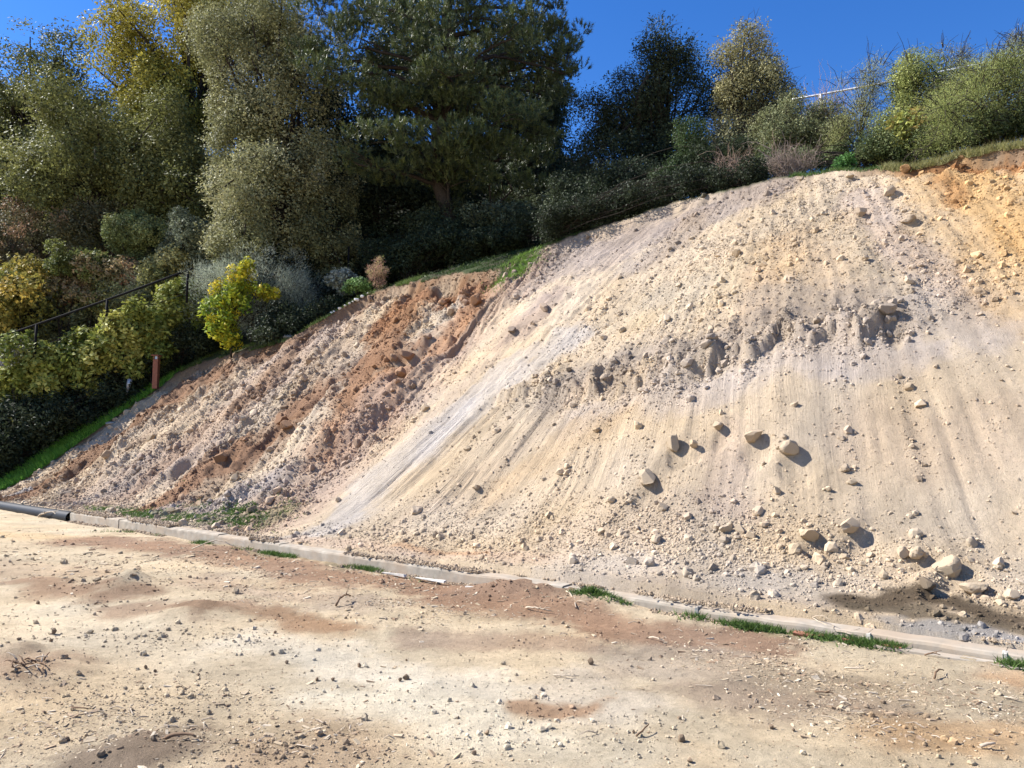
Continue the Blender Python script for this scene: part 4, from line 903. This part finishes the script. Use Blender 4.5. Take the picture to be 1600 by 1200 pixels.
# pine
def pine():
    rnd = np.random.default_rng(5); Y = 27.0
    bx = at(690, 430, Y+.3); z0 = float(hz(bx[0], bx[1]))-.1; O = np.array([bx[0], bx[1], z0])
    root = empty('pine_tree', tuple(O), 'tall dark pine towering over the middle of the bank', 'tree')
    top = at(730, -170, Y)
    c = curve(O, top, 16, rnd, .015); b = MB(); b.tube(c-O, np.linspace(.32, .1, 16), 10); b.build('trunk', M['bark'], root, smooth=True)
    pads = []  # px, py, rx, ry, dY
    for q in [(800, 50, 48, 28, -2.2), (770, 20, 60, 30, -1), (870, 60, 45, 30, .4), (885, 85, 34, 26, 0), (840, 95, 60, 26, .6), (800, 175, 44, 26, -2.2), (845, 20, 40, 35, .8), (700, 110, 62, 26, -2.6), (730, 130, 55, 26, -1.5), (650, 60, 70, 36, -1.5),
              (620, 215, 58, 22, -2.4), (680, 215, 60, 26, -2.2), (725, 222, 45, 22, -1.5), (560, 60, 55, 40, -1), (530, 20, 60, 45, -.6), (520, 110, 48, 26, -1.4), (565, 130, 45, 26, -1.6), (600, 150, 50, 24, -1.3), (490, 75, 35, 30, -.8), (610, 10, 60, 40, .3),
              (700, 30, 80, 50, .5), (760, 90, 60, 40, .3), (640, 130, 70, 34, .2), (780, 240, 70, 30, -.5), (840, 200, 60, 26, -.3), (700, 270, 80, 30, -.3), (620, 260, 55, 26, -.5), (850, 140, 50, 26, .4), (760, -50, 90, 50, 0), (640, -50, 90, 50, 0), (850, -40, 50, 40, 0),
              (700, -130, 90, 50, 0), (560, -50, 60, 40, 0), (560, 250, 35, 18, -1.2), (750, 170, 60, 24, -.8), (660, 170, 60, 22, -.2), (800, 290, 50, 20, .2), (880, 110, 24, 16, -.2)]:
        pads.append(q)
    lobes = []
    bb = MB()
    for (px, py, rx, ry, dy) in pads:
        p = at(px, py, Y+dy); k = Y/FOC
        lobes.append((p[0], p[1], p[2], rx*k*1.3, rx*k*1.1, ry*k*1.15))
        j = np.argmin(np.abs(c[:, 2]-(p[2]-abs(rx)*k*.6))); q = curve(c[j], p-np.array([0, 0, ry*k*.4]), 8, rnd, .06)
        bb.tube(q-O, np.linspace(.09, .03, 8), 6, False)
        for _ in range(7):
            e = p+rnd.uniform(-1, 1, 3)*np.array([rx, rx, ry])*k*.8; bb.tube(curve(q[rnd.integers(4, 8)], e, 5, rnd, .05)-O, np.linspace(.025, .008, 5), 4, False)
    for _ in range(26):    # bare dead lower branches
        j = rnd.integers(3, 9); a = rnd.uniform(0, 6.28); L = rnd.uniform(.8, 2.)
        bb.tube(curve(c[j], c[j]+np.array([math.cos(a)*L, math.sin(a)*L, rnd.uniform(.1, .8)]), 6, rnd, .08)-O, np.linspace(.03, .006, 6), 4, False)
    bb.build('branches', M['bark'], root, smooth=True)
    sl = []
    for L in lobes:
        for _ in range(9):
            d = rnd.normal(size=3); d /= np.linalg.norm(d); q = rnd.uniform(.3, .85); r = rnd.uniform(.25, .42)
            sl.append((L[0]+d[0]*L[3]*q, L[1]+d[1]*L[4]*q, L[2]+d[2]*L[5]*q, L[3]*r, L[4]*r, L[5]*r))
    n = 13500; cp, cd, ci = lobe_points(sl, n, rnd, .5)
    per = 22; g = np.repeat(np.arange(n), per)
    ax = cd*.5+np.array([0, 0, .75]); ax /= np.linalg.norm(ax, axis=1)[:, None]
    d = ax[g]*.9+rnd.normal(size=(n*per, 3))*.55; d /= np.linalg.norm(d, axis=1)[:, None]
    st_ = cp[g]+ax[g]*rnd.uniform(-.10, .08, (n*per, 1)); Ln = rnd.uniform(.11, .20, (n*per, 1))
    sd_ = np.cross(d, rnd.normal(size=d.shape)); sd_ /= np.linalg.norm(sd_, axis=1)[:, None]
    V = np.stack([st_-sd_*.0115, st_+sd_*.0115, st_+d*Ln], 1).reshape(-1, 3)
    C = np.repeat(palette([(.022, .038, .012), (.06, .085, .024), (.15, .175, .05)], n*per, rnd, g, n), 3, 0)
    C *= np.repeat(np.where(cd[g][:, 2:3] > .1, 1.25, .85), 3, 0)  # sunlight painted in: needles on lobe tops lightened, those beneath darkened
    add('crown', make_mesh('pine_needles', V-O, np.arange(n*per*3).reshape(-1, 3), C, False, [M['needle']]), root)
pine()

# shrubs of the garden at the left
H1 = [(.05, .075, .015), (.15, .165, .035), (.32, .30, .09)]
plant('mixed_shrub', 'reddish olive shrub mass at the left edge above the yellow bush', 'shrub', [E(40, 370, 80, 50, 31), E(130, 350, 55, 55, 30.5), E(0, 410, 60, 35, 30)], 1700, 14, .09, [(.06, .06, .03), (.11, .10, .05), (.16, .09, .06)], 51, trunk=.05, spread=.16)
plant('round_shrub', 'round clipped olive green shrub left of the silvery oak', 'shrub', [E(206, 368, 52, 36, 29)], 900, 14, .075, [(.06, .08, .03), (.13, .15, .055), (.2, .2, .08)], 52, trunk=.05, spread=.1, shell=.7, sub=9, mat='glossy')
plant('grey_shrub', 'grey green shrub between the round shrub and the silvery oak', 'shrub', [E(292, 372, 36, 38, 28.3)], 600, 14, .07, [(.07, .085, .05), (.14, .155, .10)], 53, trunk=.04, spread=.1, shell=.6)
plant('yellow_shrub', 'golden yellow leaved bush at the left edge above the railing', 'shrub', [E(45, 470, 60, 55, 27.3), E(-20, 490, 60, 60, 27.3), E(60, 430, 35, 22, 27.6)], 1400, 9, .12, [(.07, .08, .02), (.19, .165, .04), (.33, .22, .045)], 54, trunk=.04, spread=.14, aspect=.55, shell=.6)
plant('yellow_shrub', 'yellow green shrub beneath the round clipped one', 'shrub', [E(110, 412, 36, 24, 27.6), E(150, 415, 30, 22, 27.6)], 450, 10, .1, [(.05, .065, .02), (.12, .13, .04)], 55, trunk=.03, spread=.1)
plant('pink_shrub', 'shrub with pink orange autumn leaves above the railing', 'shrub', [E(160, 438, 46, 36, 28), E(110, 455, 30, 30, 27.8), E(195, 430, 25, 26, 28)], 900, 9, .11, [(.09, .10, .04), (.22, .17, .09), (.30, .13, .08)], 56, trunk=.03, spread=.12, aspect=.5)
plant('yellow_shrub', 'pale yellow shrub right above the upper end of the railing', 'shrub', [E(268, 408, 34, 22, 28)], 320, 9, .1, [(.2, .2, .08), (.36, .31, .13)], 57, trunk=.03, spread=.1)
plant('grass_shrub', 'dull grey green feathery shrub behind the middle of the railing', 'shrub', [E(235, 465, 40, 30, 27.4), E(200, 480, 40, 28, 27.2)], 700, 12, .09, [(.06, .07, .04), (.11, .12, .07)], 58, trunk=.03, spread=.12, aspect=.15, outward=.8)
for i, (px, py, rx, ry, Y, lab) in enumerate([(5, 600, 52, 55, 25.6, 'broad leaved hedge shrub at the left picture edge, lowest of the row'), (70, 585, 50, 52, 25.5, 'broad leaved hedge shrub below the lower railing post'),
        (130, 560, 48, 50, 25.6, 'broad leaved hedge shrub between the two railing posts'), (190, 540, 46, 48, 25.8, 'broad leaved hedge shrub right of the upper railing post'),
        (245, 510, 40, 48, 26.2, 'broad leaved hedge shrub above the rust coloured lamp post'), (285, 480, 34, 45, 26.6, 'broad leaved hedge shrub beside the blue grey bush, highest of the row')]):
    plant('hedge_shrub', lab, 'shrub', [E(px, py, rx, ry, Y)], 900, 8, .125, H1, 60+i, trunk=.03, spread=.12, aspect=.6, mat='glossy', shell=.6, group='yellow green hedge shrubs on the slope below the railing', up=.5)
plant('dark_shrub', 'very dark ground shrub in the shade under the left hedge', 'shrub', [E(20, 705, 55, 34, 24.6), E(-30, 720, 50, 40, 24), E(40, 660, 70, 45, 25.2), E(110, 640, 60, 40, 25.4), E(-40, 680, 60, 50, 24.8), E(180, 610, 45, 30, 25.8)], 1600, 12, .1, DARK, 70, trunk=.03, spread=.14)
plant('dark_shrub', 'dark shrub in shade between the lamp post and the lemon tree', 'shrub', [E(250, 560, 50, 36, 26.6), E(310, 530, 30, 28, 26.3), E(220, 585, 30, 22, 26.6)], 900, 12, .08, DARK, 71, trunk=.03, spread=.12)
plant('blue_grey_shrub', 'large blue grey bush with fine leaves behind the lemon tree', 'shrub', [E(395, 440, 90, 42, 26.4), E(460, 452, 40, 40, 26), E(335, 462, 42, 58, 26.4), E(410, 490, 70, 35, 26)], 3600, 14, .095, [(.11, .13, .10), (.2, .225, .17), (.28, .3, .235)], 72, trunk=.05, spread=.1, outward=1.2, aspect=.14, shell=.7, sub=10)
plant('dark_shrub', 'dark shrub in shade right of the blue grey bush', 'shrub', [E(470, 505, 55, 28, 24.9), E(430, 515, 40, 20, 24.4), E(520, 480, 30, 18, 25)], 1100, 12, .07, DARK, 73, trunk=.03, spread=.12)
plant('garden_shrub', 'grey green shrub on the slope behind the lower part of the railing', 'shrub', [E(80, 510, 50, 32, 28.5), E(20, 520, 50, 30, 28.5), E(140, 490, 40, 30, 28.5)], 1300, 13, .1, [(.05, .06, .03), (.11, .12, .06), (.16, .16, .09)], 94, trunk=.04, spread=.16)
plant('garden_shrub', 'yellow leaved shrub on the slope behind the upper part of the railing', 'shrub', [E(190, 470, 45, 30, 28), E(245, 455, 40, 28, 28)], 900, 12, .1, [(.08, .09, .03), (.19, .18, .06), (.25, .22, .09)], 95, trunk=.04, spread=.16)
plant('lavender_bush', 'small grey lavender bush under the railing at the left edge', 'shrub', [E(28, 558, 34, 22, 25.0)], 350, 14, .08, [(.2, .2, .22), (.3, .29, .33)], 74, trunk=.02, spread=.08, outward=1, aspect=.13)
LT = plant('lemon_tree', 'small lemon tree with bright yellow leaves and lemons in front of the blue grey bush', 'tree', [E(365, 462, 36, 38, 24.9), E(385, 430, 12, 32, 24.9), E(355, 512, 26, 30, 24.8), E(415, 455, 22, 10, 24.9), E(338, 480, 22, 30, 24.9), E(362, 530, 18, 14, 24.8)], 480, 8, .112, [(.05, .12, .02), (.22, .24, .02), (.50, .38, .03)], 75, trunk=.035, spread=.09, aspect=.42, mat='glossy', sub=5, base=at(362, 548, 25.0)[:2], hole=-.5, grow=1.)
for px, py in [(407, 447), (352, 507), (372, 470)]:
    p = at(px, py, 24.4); b = MB()
    th = np.linspace(0, math.pi, 9); b.tube([(0, 0, -math.cos(a)*.06) for a in th], np.abs(np.sin(th))*.042+.004, 10)
    o = b.build('lemon', M['lemon'], LT, smooth=True); o.location = Vector(p)-LT.location
plant('heather', 'small heather plant with pinkish base and green tips on the crest', 'plant', [E(590, 436, 14, 16, 23.9), E(587, 424, 17, 12, 23.9), E(592, 412, 8, 12, 23.9)], 300, 12, .07, [(.25, .12, .11), (.28, .18, .13), (.2, .25, .05)], 76, trunk=.015, spread=.05, outward=1.2, aspect=.16, sub=3)
plant('pale_plant', 'pale grey leaved plant left of the heather', 'plant', [E(535, 436, 34, 14, 25.2)], 220, 9, .08, [(.12, .14, .11), (.24, .26, .23)], 77, trunk=.015, spread=.07, sub=3)
plant('green_plant', 'small green plant at the foot of the heather', 'plant', [E(560, 446, 26, 10, 24.4)], 220, 9, .07, [(.05, .1, .03), (.12, .19, .06)], 78, trunk=.012, spread=.06, sub=3)
# ivy and weeds that cover the slope above the cut
n = 90000
gs = rng.uniform(4, 46, n); gt = rng.uniform(1, 24, n); k = (cut_depth(gs, gt) < -.05) & (vn(gs*1.2, gt*1.2, 801) > .3); gs = gs[k]; gt = gt[k]
X, Y = to_xy(gs, gt); Z = base_z(gs, gt)+rng.uniform(.02, .16, len(X))
V, F = leaves(np.stack([X, Y, Z], 1), .09, np.random.default_rng(9), .9, .6)
C = np.repeat(palette([(.03, .045, .018), (.06, .085, .03)], len(X), rng), 3, 0)
tag(add('ground_cover', make_mesh('ground_cover', V, F, C, False, [M['leaf']])), 'dark ivy and weeds covering the hillside under the trees', 'ground cover', kind='stuff')

# grass
def blades(name, X, Y, Z, h, pal, label, lean=.35, w=.006, seed=1):
    rnd = np.random.default_rng(seed); n = len(X); P = np.stack([X, Y, Z], 1)
    L = h*rnd.uniform(.4, 1.25, (n, 1)); d = np.stack([rnd.normal(0, lean, n), rnd.normal(0, lean, n), np.ones(n)], 1); d /= np.linalg.norm(d, axis=1)[:, None]
    sd_ = np.cross(d, rnd.normal(size=(n, 3))); sd_ /= np.linalg.norm(sd_, axis=1)[:, None]
    bend = np.stack([rnd.normal(0, .3, n), rnd.normal(0, .3, n), -.2*np.ones(n)], 1)*L
    m_ = P+d*L*.55; e = P+d*L+bend
    V = np.stack([P-sd_*w*1.2, P+sd_*w*1.2, e], 1).reshape(-1, 3)
    C = np.repeat(palette(pal, n, rnd), 3, 0)
    return tag(add(name, make_mesh(name, V, np.arange(n*3).reshape(-1, 3), C, False, [M['grass']])), label, 'grass', kind='stuff')
def fringe(n, s0, s1, d0, d1, seed):
    r = np.random.default_rng(seed); s = r.uniform(s0, s1, n); t = crest_t(s)+r.uniform(d0, d1, n); return s, t
def patchy(s, t, th, f=1.5, seed=811):
    return vn(s*f, t*f, seed)+.3*vn(s*5, t*5, seed+1) > th
GR = [(.04, .08, .018), (.08, .14, .03), (.14, .2, .05)]
s, t = fringe(26000, 16.2, 25.3, -.12, .75, 1); k = patchy(s, t, .62); s = s[k]; t = t[k]; X, Y = to_xy(s, t)
blades('grass_strip', X, Y, base_z(s, t)+.03, .13, [(.05, .09, .02), (.11, .17, .04), (.2, .2, .08)], 'short grass strip along the top edge of the left cut', seed=1, w=.008)
s = rng.uniform(25.2, 27.2, 40000); t = rng.uniform(.8, 6.5, 40000); cdv = cut_depth(s, t); k = (cdv < .12) & (cdv > -.9) & patchy(s, t, .35); s = s[k]; t = t[k]; X, Y = to_xy(s, t)
blades('bright_grass', X, Y, base_z(s, t)+.0, .24, [(.09, .22, .02), (.17, .38, .05), (.26, .48, .08)], 'bright green grass along the left flank of the bank', seed=2, w=.01)
s, t = fringe(34000, 10.5, 16.5, -.02, 3.2, 3); k = patchy(s, t, .62); s = s[k]; t = t[k]; X, Y = to_xy(s, t)
blades('shade_tinted_grass', X, Y, base_z(s, t)+.02, .11, [(.02, .045, .01), (.04, .08, .02), (.08, .12, .03)], 'green grass slope below the pine behind the edge of the cut', seed=3, w=.009)  # the pine's shadow is put into these darker blade colours
a0 = st(806, 418); r = np.random.default_rng(4); s = a0[0]+r.normal(0, .28, 5000); t = a0[1]+.1+r.normal(0, .3, 5000); X, Y = to_xy(s, t)
blades('grass_clump', X, Y, bank_z(s, t)-.01, .15, [(.10, .19, .03), (.2, .3, .06)], 'sunlit grass clump hanging over the edge where the two cuts meet', seed=4, w=.008)
s, t = fringe(52000, -3, 3.0, -.12, 1.5, 5); k = patchy(s, t, .3); s = s[k]; t = t[k]; X, Y = to_xy(s, t)
blades('dry_grass', X, Y, base_z(s, t)+.03, .19, [(.10, .12, .03), (.24, .23, .08), (.42, .36, .18)], 'green and straw coloured grass on the top edge at the right', seed=5, w=.005)
s, t = fringe(9000, 3.0, 5.4, -.05, .8, 6); k = patchy(s, t, .6); s = s[k]; t = t[k]; X, Y = to_xy(s, t)
blades('sparse_grass', X, Y, base_z(s, t)+.02, .12, GR, 'sparse green grass under the dry brush on the crest', seed=6, w=.006)
def tufts(name, label, spots, h, seed, zf, pal=GR, w=.005):
    r = np.random.default_rng(seed); X = []; Y = []
    for px, py, rx, ry, n in spots:
        p = on_yard(px, py, .0 if zf is yard_z else .18); X.append(p[0]+r.normal(0, rx, n)); Y.append(p[1]+r.normal(0, ry, n))
    X = np.concatenate(X); Y = np.concatenate(Y); k = vn(X*2.6, Y*2.6, seed)+.3*vn(X*11, Y*11, seed+3) > .76; X = X[k]; Y = Y[k]
    if zf is not yard_z:
        s, t = to_st(X, Y); k = t > .22; X = X[k]; Y = Y[k]; Z = bank_z(s[k], t[k])
    else:
        s, t = to_st(X, Y); t = np.where(t > -.05, -.03-np.abs(r.normal(0, .05, len(t))), t); X, Y = to_xy(s, t); Z = zf(X, Y)
    return blades(name, X, Y, Z, h, pal, label, .5, w, seed)
tufts('kerb_weeds', 'green weeds growing in the yard against the kerb', [(335, 846, .12, .12, 500), (440, 861, .35, .15, 1500), (480, 866, .1, .1, 300), (622, 884, .16, .1, 800), (600, 880, .15, .1, 300), (880, 927, .1, .06, 500), (950, 935, .13, .07, 700), (1000, 945, .25, .05, 300), (1190, 975, .16, .07, 1300), (1230, 980, .12, .08, 500), (1290, 995, .1, .04, 500),
      (1360, 1000, .12, .05, 900), (1410, 1005, .06, .03, 500), (1595, 1030, .05, .04, 200), (740, 905, .3, .04, 350), (1100, 960, .2, .05, 350), (250, 832, .5, .05, 500)], .085, 7, yard_z)
def foot_tufts():
    r = np.random.default_rng(8); S = []; T = []
    for px, py, rs, rt, n in [(215, 803, .9, .16, 2200), (270, 812, .9, .14, 2200), (330, 812, .7, .18, 2600), (375, 803, .5, .28, 3000), (400, 793, .5, .25, 2200), (345, 805, .5, .25, 1500), (160, 797, .5, .1, 500), (300, 800, .6, .3, 900)]:
        a, b = st(px, py); S.append(a+r.normal(0, rs, n)); T.append(b+r.normal(0, rt, n))
    s = np.concatenate(S); t = np.concatenate(T); k = (t > .25) & (vn(s*4, t*4, 821) > .42); s = s[k]; t = t[k]; X, Y = to_xy(s, t)
    blades('foot_weeds', X, Y, bank_z(s, t), .07, GR, 'low green weeds at the foot of the left cut behind the kerb', .7, .008, 9)
foot_tufts()

# ------------------------------------------------------------------ rails, posts, lamps
def rail_run(name, label, p, q, r, mat, posts, plen, ext=0, pr=None):
    a = at(*p); b = at(*q); root = empty(name, tuple(a), label, 'railing'); m = MB()
    P = [a+(b-a)*k-a+np.array([0, 0, -.03*math.sin(math.pi*min(max(k, 0), 1))]) for k in np.linspace(-ext, 1, 14)]; m.tube(P, r, 10); m.build('top_rail', M[mat], root, smooth=True)
    for k in posts:
        c = a+(b-a)*k; zz = float(hz(c[0], c[1])); m = MB(); d = c-a
        m.tube([(d[0], d[1], d[2]), (d[0], d[1], d[2]-plen)], pr or r*1.1, 8); m.build('post', M[mat], root, smooth=True)
    return root
hr = rail_run('handrail', 'black metal handrail sloping down through the garden shrubs at the left', (0, 527, 24.3), (302, 419, 25.6), .04, 'black', [-.35, .18, .54, .97], 1.15, 1.2)
a = at(0, 527, 24.3); b = at(302, 419, 25.6)
for off in (.8,):
    m = MB(); m.tube([(b-a)*k-np.array([0, 0, off]) for k in (-1.2, 0, .5, 1)], .008, 5); m.build('cable', M['black'], hr)
rail_run('metal_fence', 'galvanised metal rail on the hilltop against the sky at the right', (1235, 156, 21.5), (1640, 78, 17.5), .032, 'galv', [.14], 1.6, .0, .045)
m = MB(); c = at(545, 385, 27.5); m.tube([(0, 0, 0), (0, 0, -1.8)], .035, 8); o = m.build('fence_post', M['black'], None, smooth=True); o.location = c; tag(o, 'thin black post standing in the shade left of the pine trunk', 'post')
def bollard(label, px, py, Y, h, w):
    p = at(px, py, Y); root = empty('bollard_light', tuple(p-np.array([0, 0, h])), label, 'lamp', 'rust coloured garden bollard lights')
    m = MB(); m.box((-w, -w, 0), (w, w, h-.14)); m.build('shaft', M['rust'], root, bevel=.006)
    for sx in (-1, 1):
        for sy in (-1, 1):
            m = MB(); m.box((sx*w*.8-.012, sy*w*.8-.012, h-.14), (sx*w*.8+.012, sy*w*.8+.012, h-.03)); m.build('strut', M['rust'], root)
    m = MB(); m.box((-w*.5, -w*.5, h-.14), (w*.5, w*.5, h-.04)); m.build('lamp', M['gray'], root)
    m = MB(); k = w*1.55; m.box((-k, -k, h-.03), (k, k, h)); m.put([(-k, -k, h+.001), (k, -k, h+.001), (k, k, h+.001), (-k, k, h+.001), (0, 0, h+.03)], [(0, 1, 4), (1, 2, 4), (2, 3, 4), (3, 0, 4)]); m.build('cap', M['rust'], root)
    return root
bollard('rust coloured bollard light on the edge of the bank, fully visible', 245, 555, 25.3, 1.15, .085)
bollard('bollard light hidden in dark shade, only its small cap visible', 53, 652, 25.2, .3, .09)
m = MB(); m.tube([(0, 0, 0), (0, 0, -.25), (.01, 0, -.55)], [.09, .07, .02], 8); o = m.build('garden_spotlight', M['gray'], None, smooth=True); o.location = at(203, 592, 25.6); o.rotation_euler = (.1, .25, 0); tag(o, 'small grey garden spotlight on a stake left of the rust bollard', 'lamp')
# white stones by the heather
for k in range(16):
    p = at(515+k*4+rng.uniform(-6, 6), 463+rng.uniform(-4, 4), 23.9); me = clod_m[k % 9].copy(); me.materials.clear(); me.materials.append(M['whitestone'])
    o = add('white_stone', me); sc = rng.uniform(.035, .08); o.scale = (sc, sc, sc*.7); o.location = (p[0], p[1], float(hz(p[0], p[1]))+.06); tag(o, 'white garden stone beside the heather at the edge of the cut', 'stone', 'white garden stones by the heather')
p = st(452, 524)
for px, py, r, lab in [(450, 524, .16, 'flat pale grey stone resting on the edge of the left cut'), (172, 658, .15, 'pale stone on the brown flank of the bank below the bollard light')]:
    a_, b_ = st(px, py); X, Y = to_xy(a_, b_); o = add('flat_stone', lump_mesh('flat_stone', px, 3, .2, M['rock'])); o.location = (X, Y, float(bank_z(np.array([a_]), np.array([b_]))[0])+.05); o.scale = (r*1.3, r, r*.5); tag(o, lab, 'rock')

# ------------------------------------------------------------------ sticks
def stick(label, a, b, r, mat='twig', lift=.01, name='branch', forks=2, group=None, seed=1):
    rnd = np.random.default_rng(seed); A = on_yard(*a); B = on_yard(*b)
    za = float(yard_z(np.array([A[0]]), np.array([A[1]]))[0]); zb = float(yard_z(np.array([B[0]]), np.array([B[1]]))[0])
    P = curve((*A, za+r+.004), (*B, zb+r+.004+lift), 8, rnd, .05); O = P[0].copy(); m = MB(); m.tube(P-O, np.linspace(r, r*.45, 8), 6)
    L = np.linalg.norm(P[-1]-P[0])
    for _ in range(forks):
        j = rnd.integers(2, 6); e = P[j]+(P[-1]-P[0])*.3+np.array([*rnd.normal(0, .14*L, 2), .02]); m.tube(curve(P[j], e, 4, rnd, .05)-O, np.linspace(r*.5, r*.2, 4), 5)
    o = m.build(name, M[mat], None, O, smooth=True); return tag(o, label, 'branch', group)
stick('brown stick lying across the yard near the bottom left', (258, 1172), (305, 1175), .012, 'dark_wood', seed=1, forks=0)
stick('short thin stick on the pale ground at the lower left', (112, 1113), (138, 1115), .007, 'dark_wood', seed=2, forks=0)
stick('small dark twig at the bottom right of the middle', (994, 1152), (1014, 1143), .006, 'dark_wood', lift=.03, seed=3, forks=0)
stick('dark stick in the wood chips below the kerb in the middle left', (525, 947), (548, 938), .013, 'dark_wood', lift=.03, seed=4)
stick('pale straight stick on the brown soil under the kerb', (822, 954), (862, 961), .01, seed=5)
stick('short forked pale twig beside the brown mound', (885, 940), (900, 958), .01, seed=6)
stick('pale twig on the brown soil right of the middle', (1015, 997), (1038, 1004), .009, seed=7)
stick('thin pale twig on the grey soil below the brown patch', (865, 1058), (905, 1061), .006, seed=8)
stick('dark thin stick lying right of the middle in the bare soil', (1273, 1090), (1303, 1094), .007, 'dark_wood', seed=9)
stick('pale twig lying beside a chip patch at the right', (1320, 1043), (1350, 1047), .008, seed=10)
stick('dark stick among chips at the right under the kerb', (1460, 1060), (1475, 1052), .008, 'dark_wood', lift=.01, seed=11, forks=0)
stick('straight dark twig under the kerb at the right', (1445, 1033), (1470, 1036), .007, 'dark_wood', seed=12)
stick('white bleached stick near the right edge at the bottom', (1532, 1177), (1556, 1178), .011, seed=13, forks=0)
stick('thin twig at the far right above the orange soil', (1570, 1094), (1592, 1099), .007, seed=14)
stick('dead stick lying in front of the black cylinder', (60, 808), (110, 812), .02, seed=15)
stick('long thin dead stem in front of the kerb at the left', (300, 862), (390, 868), .01, seed=16, forks=1)
for i, (a, b) in enumerate([((1245, 975), (1300, 1000)), ((1250, 985), (1290, 990)), ((1270, 978), (1330, 1005)), ((1300, 984), (1345, 1003)), ((1305, 992), (1350, 1010)), ((1290, 985), (1325, 990)), ((1255, 970), (1275, 992)), ((1310, 985), (1330, 998)), ((1280, 995), (1340, 1008))]):
    stick('bleached stick in the small heap of sticks by the kerb weeds', a, b, .009, lift=.04, seed=20+i, group='bleached sticks heaped in front of the kerb', forks=1)
rn = np.random.default_rng(33)
for i in range(20):                      # root clump at the left
    x0 = 40+rn.normal(0, 14); y0 = 1066+rn.normal(0, 6); a = rn.uniform(0, 6.28)
    stick('thin dark root in the tangled clump on the left mound', (x0, y0), (x0+math.cos(a)*19, y0+math.sin(a)*7), .006, 'dark_wood' if i % 3 else 'twig', lift=rn.uniform(0, .035), seed=50+i, group='dark roots tangled on the left mound', forks=0, name='root')
m = MB(); rn = np.random.default_rng(34)
x, y = yard_points(16000); k = rn.random(len(x)) < dens_blobs(x, y, CH)*.07+.003; x = x[k]; y = y[k]
for X, Y in zip(x, y):
    L = rn.uniform(.04, .12); a = rn.uniform(0, 6.28); z = float(yard_z(np.array([X]), np.array([Y]))[0])+.006
    m.tube([(X, Y, z), (X+math.cos(a)*L*.5, Y+math.sin(a)*L*.5, z+rn.uniform(.0, .02)), (X+math.cos(a)*L, Y+math.sin(a)*L, z)], [.004, .0035, .002], 4)
tag(m.build('twig_litter', M['twig'], ground), kind='stuff'); print('twigs', len(x))
